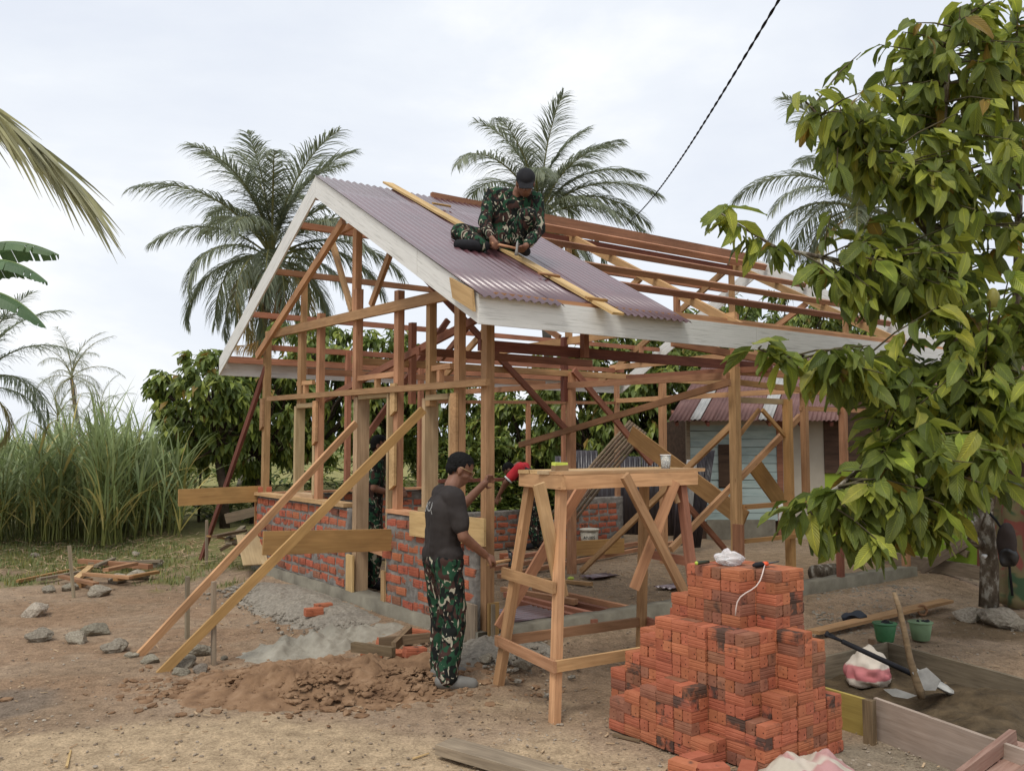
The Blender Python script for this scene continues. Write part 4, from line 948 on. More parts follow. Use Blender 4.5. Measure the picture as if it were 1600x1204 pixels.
# clods on the soil
b = MB(); kc = random.Random(3)
cl = rock_mesh(3, sub=1); cv = [v.co.copy() for v in cl.vertices]; cf = [tuple(p.vertices) for p in cl.polygons]
def scatter(b, x, y, z, r_, fl=.7):
    M = Matrix.Translation((x, y, z)) @ Matrix.Rotation(kc.uniform(0, 6), 4, 'Z') @ Matrix.Rotation(kc.uniform(-.6, .6), 4, 'X') @ Matrix.Diagonal((r_, r_*kc.uniform(.5, 1), r_*fl, 1))
    base = len(b.v); b.v += [tuple(M @ v) for v in cv]
    for f in cf: b.face([base+i for i in f])
def mz_at(x, y): return gh(x, y)
for i in range(2600):
    s_ = kc.gauss(0, .5); t_ = kc.gauss(0, .42); x = c1.x+s_*1.15-.0; y = c1.y+t_*.55
    d = math.hypot((x-c1.x)/1.15, (y-c1.y)/.55)
    scatter(b, x, y, gh(x, y)+.15*(1-sstep(.15, .98, d))+.005, kc.choice((.008, .012, .016, .022, .03, .042, .055)), kc.uniform(.3, .7))
o = b.build('soil_clods', SOIL); tag(o, 'clods of brown earth over the soil mound', 'clods', kind='stuff')
b = MB()
for i in range(1500):
    t_ = kc.uniform(-1.7, 1.6); q = c3 + LD*t_ - RD*abs(kc.gauss(0, .22)); scatter(b, q.x, q.y, gh(q.x, q.y)+.02, kc.choice((.01, .015, .02, .028)), .8)
for i in range(350):
    q = c4 + LD*kc.gauss(0, .3) + RD*kc.gauss(0, .2); scatter(b, q.x, q.y, gh(q.x, q.y)+.03, kc.choice((.01, .015, .025, .035)), .8)
for i in range(900):
    q = gp(kc.uniform(1270, 1440), kc.uniform(915, 975), .1); scatter(b, q.x, q.y, gh(q.x, q.y)+.0, kc.choice((.01, .015, .025)), .7)
o = b.build('rubble', GRAVEL); tag(o, 'grey rubble along the footings', 'rubble', kind='stuff')
PEB = noisy('pebbles', [(.3, (.12, .09, .065)), (.5, (.24, .19, .14)), (.75, (.42, .37, .30))], 1.5, 2, .9, .3, .003)
b = MB()
for i in range(9000):
    y = 3.6 + 7.5*kc.random()**1.5; x = kc.uniform(-.62, .62)*y
    if kc.random() < .5*sstep(.2, -.6, x): continue
    scatter(b, x, y, gh(x, y)+.006, kc.choice((.004, .005, .006, .008, .011, .016)), .6)
o = b.build('gravel', PEB); tag(o, 'fine gravel scattered on the bare ground', 'gravel', kind='stuff')
CHIP = noisy('wood_chips', [(.3, (.28, .17, .09)), (.7, (.55, .42, .27))], 2, 2, .9, 0)
b = MB()
for i in range(2600):
    if i < 1500:
        u_, v_ = kc.uniform(.2, 5.5), kc.uniform(.1, 5); q = H(u_, v_, 0); x, y = q.x, q.y
    else: y = 3.6+8*kc.random()**1.4; x = kc.uniform(-.6, .62)*y
    ln = kc.choice((.015, .02, .03, .05)); M = Matrix.Translation((x, y, gh(x, y)+.012)) @ Matrix.Rotation(kc.uniform(0, 6.3), 4, 'Z') @ Matrix.Rotation(kc.uniform(-.35, .35), 4, 'Y')
    b.box((0, 0, 0), ln, kc.uniform(.004, .012), .003, M=M)
o = b.build('wood_chips', CHIP); tag(o, 'pale wood chips and shavings littering the ground', 'wood chips', kind='stuff')
tag(beam('stick', gp(104, 1197, .01), gp(110, 1172, .01), .012, .01, W_PALE, None), 'short pale stick on the sand at the lower left', 'stick')
tag(beam('stick', gp(645, 1184, .01), gp(670, 1176, .01), .012, .006, W_PALE, None), 'thin pale splinter on the sand left of the plank', 'stick'); tag(beam('stick', gp(958, 1147, .01), gp(1000, 1157, .01), .014, .012, W_DIRT, None), 'dark twig on the ground at the foot of the brick stack', 'stick')
pl = beam('foreground_plank', gp(694, 1165, .05), gp(960, 1240, .05), .15, .055, W_GREY, None); tag(pl, 'weathered grey plank lying at the bottom edge of the picture', 'plank')
# timber, roof sheets and other things inside the house
for i, (a, c, m_) in enumerate((((790, 928), (960, 968), W_RED), ((800, 938), (930, 972), W_RED), ((820, 925), (985, 962), W_DRK), ((835, 918), (1005, 955), W_RED), ((850, 962), (930, 980), W_RED), ((785, 920), (900, 940), W_OR))):
    tag(beam('timber_length', gp(*a, .16+.03*(i % 2)), gp(*c, .15+.04*(i % 2)), .06, .05, m_, None), ('second sawn timber from the bench in the heap behind it', 'third sawn timber from the bench in the heap behind it', 'darkest sawn timber in the heap behind the bench', 'farthest sawn timber in the heap behind the bench', 'shortest sawn timber in the heap, right before the spare roof sheets', 'orange sawn timber beside the corner post, left end of the heap')[i], 'timber', 'sawn timbers behind the bench')
for i, (a, c) in enumerate((((780, 900), (1080, 842)), ((770, 888), (1000, 848)), ((790, 873), (960, 843)))):
    tag(beam('long_timber', gp(*a, .17), gp(*c, .17), .06, .05, W_RED, None), ('nearest', 'middle', 'farthest')[i]+' of three long red timbers on the earth floor inside the house', 'timber', 'long timbers on the floor')
a0 = gp(778, 985, .17)
for i in range(3):
    o = corrugated('spare_roof_sheet', lambda x, l, zz, i=i: a0 + UP*(.02*i+zz) + RD*(l) + LD*(x+.02*i) + V((.03*i, 0, 0)), .55, .8-.05*i, DKTIN if i < 2 else ROOF, None, .01, .076, 2)
    tag(o, ('bottom', 'middle', 'top')[i]+' one of the spare dark roof sheets lying beside the corner post', 'roof sheet', 'spare roof sheets on the ground')
for (px, py, ln, lab) in ((930, 905, .5, 'dark strip of roof sheet on the floor beside the inner post'), (1050, 922, .4, 'maroon roof sheet scrap on the ground left of the brick stack')):
    q = gp(px, py, .14); o = corrugated('roof_sheet_scrap', lambda x, l, zz, q=q: q + UP*(zz+.012) + RD*l*.8 + V((-.7, .7, 0))*x, .25, ln, ROOF, None, .01, .076, 2); tag(o, lab, 'roof sheet')
tag(beam('plank', gp(850, 905, .15), gp(925, 912, .15), .06, .04, W_OR, None), 'short orange plank on the floor inside the house', 'plank'); q = gp(892, 903, .18); b = MB(); b.ellipsoid(q, .04, .035, .02, nu=12, nv=8); o = b.build('sponge', MATS['lime_foam'] if 'lime_foam' in MATS else LIME, smooth=True); tag(o, 'lime yellow sponge on the short orange plank', 'sponge')
# paint pail
q = gp(921, 858, .125); pail = empty('paint_pail', q, 'dirty white paint pail with lettering beside the inner post', 'pail')
PAILM = noisy('dirty_white_plastic', [(.3, (.34, .31, .24)), (.7, (.55, .52, .44))], 6, 6, .6, .1, .003, .4)
b = MB(); b.tube([q, q+UP*.30], [.115, .138], 24); b.build('body', PAILM, pail, True)
b = MB(); b.tube([q+UP*.275, q+UP*.30, q+UP*.305, q+UP*.31], [.147, .15, .148, .12], 24); b.build('rim', PAILM, pail, True)
TS = bpy.data.scenes.new('modelling')          # scratch scene for evaluating modifiers
def text_on(txt, size, place, mat, parent, name='lettering', ext=.0005):
    cu = bpy.data.curves.new('t', 'FONT'); cu.body = txt; cu.size = size; cu.align_x = 'CENTER'; cu.extrude = ext
    ob = bpy.data.objects.new('t', cu); TS.collection.objects.link(ob); TS.view_layers[0].update(); dg = TS.view_layers[0].depsgraph
    me = bpy.data.meshes.new_from_object(ob.evaluated_get(dg)); bpy.data.objects.remove(ob)
    for v in me.vertices: v.co = place(v.co.x, v.co.y, v.co.z)
    me.materials.clear(); return add(name, me, mat, parent)
def cyl(x, y, z_):
    a_ = -math.pi/2 - .1 + x/.13; r_ = .127+.0035+z_ + (y-.0)*.08
    return q + V((r_*math.cos(a_), r_*math.sin(a_), .16+y))
text_on('ANIES', .07, cyl, BLKC, pail)
tag(loose_brick(gp(790, 868, .16), .1, label='orange brick on the floor below the bending worker'), None); loose_brick(gp(808, 866, .16), .3, label='second orange brick on the floor beside the worker shoes')
tag(loose_brick(H(-.0, 5.33, 1.075), .3, label='single brick standing on the sill at the far left corner post'), None)
tag(beam('wall_form_board', gp(875, 858, .3), gp(975, 852, .3), .02, .2, W_TAN, None), 'muddy tan board standing behind the pail below the stepped wall', 'board')

# ================================================================== slab formwork at the right
slab = empty('slab_formwork', gp(1450, 1080, 0), 'low timber formwork filled with wet sand at the right', 'formwork')
PINKB = wood('dusty_pink_form_board', (.30, .24, .19), (.44, .37, .31), val=.08)
YELB = wood('yellow_form_board', (.32, .24, .07), (.42, .33, .10), val=.05)
n0, n1_, n2_ = gp(1290, 1128, 0), gp(1362, 1152, 0), gp(1640, 1262, 0)
beam('form_board', n0+UP*.10, n1_+UP*.10, .025, .22, YELB, slab); beam('form_board', n1_+UP*.105+V((.02, -.01, 0)), n2_+UP*.105+V((0, 0, 0)), .025, .25, PINKB, slab)
f0_, f1_ = gp(1388, 1040, 0), gp(1680, 1128, 0)
beam('form_board', f0_+UP*.08, f1_+UP*.08, .025, .2, W_GREY, slab); beam('form_board', gp(1285, 1066, 0)+UP*.08, f0_+UP*.08, .025, .2, W_GREY, slab)
def peg(px, py, h_, w_=.06): a = gp(px, py, 0); beam('form_peg', a-UP*.1, a+UP*h_, w_, w_*.7, W_DIRT, slab, up=RD)
peg(1360, 1160, .24); peg(1583, 1236, .22, .05); peg(1364, 1030, .16, .05); peg(1568, 1225, .2, .04)
b = MB(); n = 50; qa, qb, qc, qd = gp(1290, 1126), gp(1640, 1255), gp(1680, 1126), gp(1388, 1042)
qx = gp(1285, 1068)
for j in range(n+1):
    for i in range(n+1):
        lo = qa.lerp(qb, i/n); hi = qx.lerp(qd, min(1, i/n*3.2)) if i/n < .3125 else qd.lerp(qc, (i/n-.3125)/.6875)
        p_ = lo.lerp(hi, .02+.96*j/n); e_ = min(i, n-i, j, n-j)/n
        p_.z = .03 + .13*sstep(.35, .9, i/n)*sstep(.0, .2, e_) + .055*noise.fractal(V((p_.x*3, p_.y*3, 2)), 1, 2, 5); b.v.append(tuple(p_))
for j in range(n):
    for i in range(n): a = j*(n+1)+i; b.face((a, a+1, a+n+2, a+n+1))
b.build('wet_sand', WETSAND, slab, True)
# sacks: crumpled woven bags
m, nt, p = newmat('woven_sack'); tcn = N(nt, 'ShaderNodeTexCoord'); mpn = N(nt, 'ShaderNodeMapping'); nt.links.new(tcn.outputs['Generated'], mpn.inputs[0])
nn_, _ = tex(nt, 6, 3); sep = N(nt, 'ShaderNodeSeparateXYZ'); nt.links.new(mpn.outputs[0], sep.inputs[0])
sm = N(nt, 'ShaderNodeMath', operation='MULTIPLY_ADD'); sm.inputs[1].default_value = .25; nt.links.new(nn_.outputs['Fac'], sm.inputs[0]); nt.links.new(sep.outputs[2], sm.inputs[2])
r = ramp(nt, [(.30, (.58, .52, .44)), (.34, (.50, .16, .17)), (.62, (.52, .20, .20)), (.66, (.60, .53, .45)), (.95, (.55, .49, .41))]); nt.links.new(sm.outputs[0], r.inputs[0]); nt.links.new(r.outputs[0], p.inputs['Base Color']); p.inputs['Roughness'].default_value = .8; p.inputs['Specular IOR Level'].default_value = .2
nf, _ = tex(nt, 10, 6, .6, .4); bump(nt, p, nf.outputs['Fac'], .5, .01); SACK = m
m, nt, p = newmat('crumpled_woven_sack'); n1, _ = tex(nt, 5.5, 1, .4, .3, mscale=(1, 1.6, .3)); r = ramp(nt, [(.42, (.46, .41, .33)), (.50, (.50, .44, .37)), (.54, (.42, .24, .22)), (.62, (.44, .25, .24))]); nt.links.new(n1.outputs['Fac'], r.inputs[0]); nt.links.new(r.outputs[0], p.inputs['Base Color']); p.inputs['Roughness'].default_value = .85; p.inputs['Specular IOR Level'].default_value = .2
nf, _ = tex(nt, 25, 6, .6, .4); bump(nt, p, nf.outputs['Fac'], .5, .006); SACK2 = m
def sack(name, c, rx, ry, rz, rot, seed, label, flatten=0, tilt=0):
    b = MB(); b.ellipsoid((0, 0, 0), rx, ry, rz, nu=44, nv=26)
    vv = []
    for v in b.v:
        v = V(v); n_ = v.normalized(); d = .22*rz*noise.noise(n_*2.4+V((seed, 0, 0))) + .16*rz*(1-abs(noise.noise(n_*4.6+V((0, seed, 0)))))*noise.noise(n_*3+V((seed, 1, 2))) + .06*rz*noise.noise(n_*11)
        v = v + n_*d; v.z = max(v.z, -rz*.6) - .35*max(0, v.x)*(v.z > 0); v.x += .25*max(0, v.z); vv.append(tuple(v))
    b.v = vv
    o = b.build(name, SACK, smooth=True, M=Matrix.Translation(c+UP*rz*.58) @ Matrix.Rotation(rot, 4, 'Z') @ Matrix.Rotation(tilt, 4, 'X')); tag(o, label, 'sack'); return o
sack('cement_sack', gp(1357, 1068, .03), .16, .13, .15, .3, 2, 'pink and white woven sack half full of cement in the formwork')
b = MB(); nX, nY = 60, 40; sc0 = gp(1258, 1212, 0)
for jy in range(nY+1):
    for ix in range(nX+1):
        x = (ix/nX-.5)*.50; y = (jy/nY-.45)*.34; x2 = x+.03*noise.noise(V((y*9, 1, x*3))); y2 = y+.05*noise.noise(V((x*7, 4, 1)))
        hmp = .07*math.exp(-((x+.10)/.11)**2-((y-.02)/.13)**2) + .085*math.exp(-((x-.10)/.09)**2-((y-.03)/.12)**2)
        fold = .030*(1-2*abs(noise.noise(V((x*11+y*5, y*8, 3)))))+.012*noise.noise(V((x*30, y*30, 1)))
        b.v.append(tuple(sc0+V((x2, y2, max(.004, .012+hmp+fold*min(1, .3+hmp*9))))))
for jy in range(nY):
    for ix in range(nX): a = jy*(nX+1)+ix; b.face((a, a+1, a+nX+2, a+nX+1))
o = b.build('empty_sack', SACK2, smooth=True); o.modifiers.new('t', 'SOLIDIFY').thickness = .003; tag(o, 'crumpled empty pink and white woven sack in front of the brick stack', 'sack')
# shovel with its blade in the sand, hoe handle
STEEL = noisy('mud_caked_steel', [(.3, (.20, .195, .18)), (.7, (.42, .41, .38))], 8, 6, .6, .4, .006, .4)
sv = empty('shovel', gp(1420, 1060, .05), 'black shovel with D handle lying across the sack in the formwork', 'shovel')
a, c = dp(1292, 990, 5.95), dp(1425, 1052, 5.75)
b = MB(); dd = (c-a).normalized(); sdv = dd.cross(UP).normalized()
b.tube([a+dd*.10, c], [.016, .018], 8); b.tube([a-sdv*.045, a+sdv*.045], .013, 8); b.tube([a-sdv*.045, a+dd*.10], .009, 6); b.tube([a+sdv*.045, a+dd*.10], .009, 6); b.build('handle', BLKC, sv, True)
b = MB(); c = dp(1425, 1052, 5.75)
for j in range(9):
    for i in range(7):
        t_ = j/8; w_ = .10*(1 if t_ < .7 else math.sqrt(max(0, 1-((t_-.7)/.32)**2))); s_ = (i/6*2-1)
        b.v.append(tuple(c + dd*(t_*.26) + sdv*s_*w_ + UP*(.03*s_*s_-.02*t_)))
for j in range(8):
    for i in range(6): q_ = j*7+i; b.face((q_, q_+1, q_+8, q_+7))
o = b.build('blade', STEEL, sv, True); o.modifiers.new('t', 'SOLIDIFY').thickness = .003
ho = empty('hoe', gp(1440, 1085, .05), 'hoe with long curved wooden handle standing in the wet sand', 'hoe')
b = MB(); Yh = 5.55; b.tube([dp(1397, 925, Yh), dp(1405, 950, Yh), dp(1414, 990, Yh), dp(1422, 1030, Yh), dp(1436, 1075, Yh), dp(1440, 1090, Yh)], [.013, .017, .019, .021, .027, .022], 9); b.build('handle', W_DIRT, ho, True)
for (ptsb, nm) in (([(1425, 1050), (1448, 1042), (1470, 1062), (1462, 1078), (1445, 1078)], 'blade'), ([(1380, 1076), (1400, 1075), (1433, 1086), (1418, 1091), (1395, 1087)], 'blade')):
    b = MB(); n_ = len(ptsb); ids = [b.vert(dp(x, y, Yh-.02+.002*i)) for i, (x, y) in enumerate(ptsb)] + [b.vert(dp(x, y, Yh+.02)+UP*.0) for x, y in ptsb]
    b.face(ids[:n_]); b.face(list(reversed(ids[n_:])))
    for i in range(n_): b.face((ids[i], ids[i+n_], ids[(i+1) % n_+n_], ids[(i+1) % n_]))
    b.build(nm, STEEL, ho)
# green buckets with rags
GRNP = flat('green_plastic', (.045, .16, .065), .45, .4, var=.3); GRNP2 = flat('dusty_green_plastic', (.16, .24, .13), .6, .3, var=.3)
for px, py, m_, lab in ((1383, 1001, GRNP, 'clean green bucket, the left one of the pair'), (1439, 999, GRNP2, 'mud stained green bucket, the right one of the pair')):
    q = gp(px, py, .02); bk = empty('bucket', q, lab, 'bucket', 'green buckets'); b = MB(); r_ = .093
    b.tube([q, q+UP*.005, q+UP*.145, q+UP*.15, q+UP*.145, q+UP*.03], [r_*.72, r_*.76, r_, r_*.97, r_*.96, r_*.75], 26); b.build('body', m_, bk, True)
    b = MB(); b.tube([q+UP*.140, q+UP*.148, q+UP*.155, q+UP*.150], [r_*1.0, r_*1.1, r_*1.08, r_*.98], 26, cap=False); b.build('rim', m_, bk, True)
    b = MB(); b.ellipsoid(q+UP*.135+V((.02, 0, 0)), .06, .05, .025, nu=18, nv=10); b.v = [tuple(V(v)+V((1, 1, 1.5))*.03*noise.noise(V(v)*25)) for v in b.v]; rag = b.build('rag', BLKC, smooth=True); tag(rag, 'black rag lying in the '+('clean' if m_ is GRNP else 'mud stained')+' green bucket', 'rag')
tag(beam('long_plank', gp(1270, 987, .06), gp(1480, 938, .08), .13, .03, W_OR, None), 'long orange plank on the ground behind the two buckets', 'plank')
b = MB(); q = gp(1441, 953, .06); b.tube([q+V((.045*math.cos(a_), .01*math.sin(a_), .045*math.sin(a_))) for a_ in [i*math.pi/8 for i in range(17)]], .012, 6); o = b.build('rope_ring', W_RED, smooth=True); tag(o, 'small brown ring behind the mud stained bucket', 'ring')
b = MB(); b.ellipsoid(gp(1335, 962, .09), .12, .07, .04, nu=24, nv=12); b.v = [tuple(V(v)+V((1, 1, 1.2))*.035*noise.noise(V(v)*14)) for v in b.v]; o = b.build('dark_cloth', flat('blue_black_cloth', (.03, .035, .045), .9), smooth=True); tag(o, 'dark blue cloth dropped on the rubble beside the long plank', 'cloth')
b = MB(); q = gp(1303, 905, .13); q2 = gp(1272, 908, .13); b.tube([q+UP*.09, q2+UP*.09], [.1, .095], 14); o = b.build('log', BARK, smooth=True); tag(o, 'short thick log lying behind the brick stack', 'log')
# wheelbarrow corner, lower right
wb = empty('wooden_trough', gp(1570, 1240, 0), 'worn pinkish wooden trough on legs cut by the lower right corner', 'trough')
m_ = wood('worn_pink_wood', (.24, .13, .10), (.40, .27, .22), val=.1)
a, c = dp(1500, 1215, 4.2), dp(1584, 1150, 4.5)
beam('side_board', a, c, .03, .07, m_, wb); beam('side_board', a+V((.25, .0, -.02)), c+V((.25, 0, -.05)), .03, .07, m_, wb); beam('leg', dp(1566, 1165, 4.46), gp(1572, 1235, 0), .04, .05, W_DIRT, wb, up=RD); beam('leg', dp(1548, 1178, 4.4), dp(1600, 1235, 4.4), .03, .035, m_, wb, up=RD)
beam('floor_board', a+V((.13, 0, -.03)), c+V((.13, 0, -.06)), .24, .02, m_, wb)
# ================================================================== vegetation
def leaf_geo(b, M, L, W, droop, fold, segs, tint, tip=.25, uv=True, shape=None):
    """one leaf: a strip of 2*segs quads folded along the midrib, bending down towards the tip"""
    base = len(b.v); pts = []
    for i in range(segs+1):
        t = i/segs
        x = L*(math.sin(droop*t)/droop if droop > 1e-3 else t); z = -L*((1-math.cos(droop*t))/droop if droop > 1e-3 else 0)
        w_ = W*.5*(shape(t) if shape else max(.03, math.sin(math.pi*min(1, t**.85*.97+.015))**.75))
        wav = .12*W*math.sin(t*9+tint[0]*20)
        pts.append((x, z, w_, wav))
    for x, z, w_, wav in pts:
        b.v.append(tuple(M @ V((x, -w_, z+fold*w_+wav)))); b.v.append(tuple(M @ V((x, 0, z)))); b.v.append(tuple(M @ V((x, w_, z+fold*w_-wav))))
        b.col += [tint]*3
    for i in range(segs):
        a = base+i*3; t0, t1 = i/segs, (i+1)/segs
        b.face((a, a+3, a+4, a+1)); b.face((a+1, a+4, a+5, a+2))
        if uv: b.uv += [[(t0, 0), (t1, 0), (t1, .5), (t0, .5)], [(t0, .5), (t1, .5), (t1, 1), (t0, 1)]]
def aim(p, d, roll=0.0, up=UP):
    x = V(d).normalized(); y = up.cross(x)
    y = y.normalized() if y.length > 1e-3 else V((0, 1, 0)); z = x.cross(y)
    M = Matrix((x, y, z)).transposed().to_4x4(); M.translation = p
    return M @ Matrix.Rotation(roll, 4, 'X')
def tint_of(k, yel=.25, brown=.03, dark=.3):
    x = k.random()
    if x < brown: return (1.35, .72, .7)
    if x < brown+yel: q = k.uniform(1.2, 1.75); return (q*1.12, q*1.0, q*.8)
    if x < brown+yel+dark: q = k.uniform(.5, .75); return (q*.95, q, q*.9)
    q = k.uniform(.8, 1.15); return (q, q, q)
# --- coconut palms
def frond(p, az, elev, L, droop, k, wind=0.0, dens=70, tint=(1, 1, 1), lf=.27, sag=1.0, wid=.036):
    b = MB(); n = 16; pts = []; q = V(p); side0 = V((-math.sin(az), math.cos(az), 0)); fw = V((math.cos(az), math.sin(az), 0))
    for i in range(n+1):
        pts.append(q.copy()); t = i/n; e_ = elev - droop*t**1.15
        d = fw*math.cos(e_) + UP*math.sin(e_) + V((wind*t, 0, 0)); d.normalize(); q = q + d*(L/n)
    b.tube(pts, [max(.006, .045*(1-i/n)**.8)*L/4.5 for i in range(n+1)], 5)
    b.col += [(1.5*tint[0], 1.3*tint[1], .8)]*len(b.v)
    for j in range(dens):
        t = .16 + .84*(j+.5)/dens; f = t*n; i = min(n-1, int(f)); c = pts[i].lerp(pts[i+1], f-i); tan = (pts[i+1]-pts[i]).normalized()
        sd_ = tan.cross(UP); sd_ = sd_.normalized() if sd_.length > .05 else side0.copy()
        nrm_ = sd_.cross(tan)
        ll = L*lf*(math.sin(math.pi*(.12+.80*t))**.7)*k.uniform(.85, 1.1)
        for s_ in (-1, 1):
            if k.random() < .04: continue
            a_ = rad(58-30*t)+k.uniform(-.12, .12)
            d = sd_*(s_*math.sin(a_)) + tan*math.cos(a_) + nrm_*k.uniform(.0, .35)
            d.normalize(); base = len(b.v); w_ = wid*L/4.5*k.uniform(.8, 1.15); cc = c.copy(); wdir = d.cross(UP)
            wdir = wdir.normalized() if wdir.length > .1 else tan
            wdir = (wdir + nrm_*k.uniform(-.6, .6)).normalized()
            tq = k.uniform(.75, 1.25); tn = (tint[0]*tq, tint[1]*tq, tint[2]*tq)
            for g in range(4):
                ww = w_*(.7, 1, .75, .08)[g]
                b.v += [tuple(cc-wdir*ww*.5), tuple(cc+wdir*ww*.5)]; b.col += [tn, tn]
                d = (d - UP*(.26*sag*(g+1)*.75) + V((wind*.25, 0, 0))).normalized(); cc = cc + d*(ll/3)
            for g in range(3): a = base+g*2; b.face((a, a+1, a+3, a+2))
    return b
NUT = noisy('green_coconut', [(.3, (.10, .12, .03)), (.7, (.24, .24, .06))], 4, 3, .45, .1, .003, .4)
PTRUNK = noisy('palm_trunk', [(.3, (.07, .06, .05)), (.7, (.19, .17, .145))], 3, 6, .9, .6, .02, mscale=(1, 1, 6))
def palm(px, py, Y, L, nf, seed, label, wind=.0, base_dx=0, nuts=8, elevs=(85, -35), dens=64, tint=(1, 1, 1), az_pref=None, lf=.26):
    k = random.Random(seed); c = dp(px, py, Y); g = V((c.x+base_dx, Y, .1)); t = empty('coconut_palm', g, label, 'palm', 'coconut palms')
    b = MB(); n = 10; b.tube([g.lerp(c, i/n)+V((.12*math.sin(i*.6), 0, 0))*(1-i/n) for i in range(n+1)], [.17*(1-.35*i/n)+.006*(i % 2) for i in range(n+1)], 10); b.build('trunk', PTRUNK, t, True)
    for i in range(nf):
        f = i/(nf-1); el = rad(elevs[0]+(elevs[1]-elevs[0])*f**1.15 + k.uniform(-8, 8)); az = i*2.39996+k.uniform(-.3, .3)
        if i >= nf-3 and nuts: el = rad(-62+k.uniform(-8, 8))
        tt_ = (tint[0]*1.9, tint[1]*1.1, tint[2]*.65) if i >= nf-3 and nuts else tint if f < .75 or k.random() < .5 else (tint[0]*1.7, tint[1]*1.25, tint[2]*.8)
        fr = frond(c+UP*(.25*(1-f)), az, el, L*k.uniform(.85, 1.08)*(.75+.25*math.sin(math.pi*min(1, f+.25))), rad(80+30*k.random())*(.62+.9*f), k, wind, dens, tt_, lf, sag=.7+1.1*f)
        fr.build('frond', PALM, t)
    for i in range(nuts):
        a_ = k.uniform(0, 6.3); b = MB(); q = c + V((.5*math.cos(a_), -.55+.25*math.sin(a_), -.35-.4*k.random())); b.ellipsoid(q, .13, .13, .155, nu=10, nv=7); b.build('coconut', NUT, t, True)
    return t
palm(425, 412, 25, 4.3, 40, 1, 'tall coconut palm with green nuts left of the gable', .05, -.8, 14, dens=105)
palm(846, 346, 26, 4.0, 38, 2, 'coconut palm behind the man on the roof, fronds blown to the right', .42, .4, 6, dens=105)
palm(1345, 335, 24, 4.0, 30, 3, 'coconut palm half hidden behind the big cocoa tree', .1, .3, 6, dens=95)
palm(-38, 615, 13.5, 1.9, 24, 4, 'low bushy palm cut by the left picture edge', .0, -.2, 0, (80, -20), tint=(.85, .9, .8))
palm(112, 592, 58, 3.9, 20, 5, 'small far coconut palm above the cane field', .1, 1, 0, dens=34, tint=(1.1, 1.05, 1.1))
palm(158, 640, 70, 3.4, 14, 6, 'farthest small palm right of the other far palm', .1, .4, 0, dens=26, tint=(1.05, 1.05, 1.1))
palm(90, 655, 45, 3.0, 14, 8, 'stubby far palm just above the cane tops', .0, .0, 0, dens=30, tint=(1.0, 1.0, 1.0))
# near palm at the left, trunk outside the picture, one frond reaching in
kf = random.Random(12); np_ = empty('coconut_palm', V((-8.6, 8.6, 0)), 'near palm frond hanging into the upper left corner', 'palm', 'coconut palms')
b = MB(); b.tube([V((-8.6, 8.6, -.05)), V((-8.5, 8.6, 3)), V((-8.2, 8.6, 5.6))], [.2, .17, .15], 10); b.build('trunk', PTRUNK, np_, True)
b = MB(); rpts = [V((-8.2, 8.6, 5.6)), dp(-330, 75, 8.5), dp(-160, 90, 8.2), dp(-40, 150, 8), dp(50, 220, 8), dp(120, 285, 8)]
cur = []
for i in range(len(rpts)-1):
    for s_ in range(6): cur.append(rpts[i].lerp(rpts[i+1], s_/6))
cur.append(rpts[-1]); b.tube(cur, [.035*(1-i/len(cur))+.005 for i in range(len(cur))], 6); b.col += [(1.6, 1.35, .8)]*len(b.v)
for j in range(160):
    f = (.2+.8*j/159)*(len(cur)-2); i = int(f); c = cur[i].lerp(cur[i+1], f-i); tan = (cur[i+1]-cur[i]).normalized()
    d = (tan*kf.uniform(.8, 1.0) + UP*kf.uniform(-.5, .12) + V((0, kf.uniform(-.35, .35), 0))).normalized(); ll = kf.uniform(.75, 1.05); base = len(b.v); w_ = .036; q_ = kf.uniform(.8, 1.5); tn = (q_*1.25, q_*1.1, q_*.85)
    wd = d.cross(V((0, 1, 0))).normalized(); wd = (wd+V((0, kf.uniform(-.8, .8), 0))).normalized(); cc = c.copy()
    for g in range(5):
        ww = w_*(.6, 1, .85, .5, .05)[g]; b.v += [tuple(cc-wd*ww*.5), tuple(cc+wd*ww*.5)]; b.col += [tn, tn]; d = (d-UP*.06).normalized(); cc = cc+d*(ll/4)
    for g in range(4): a = base+g*2; b.face((a, a+1, a+3, a+2))
b.build('frond', PALM, np_)
for az, el in ((2.6, .5), (3.6, .4), (3.1, .8)):
    frond(V((-8.2, 8.6, 5.6)), az, el, 3.6, 1.4, kf, 0, 50).build('frond', PALM, np_)
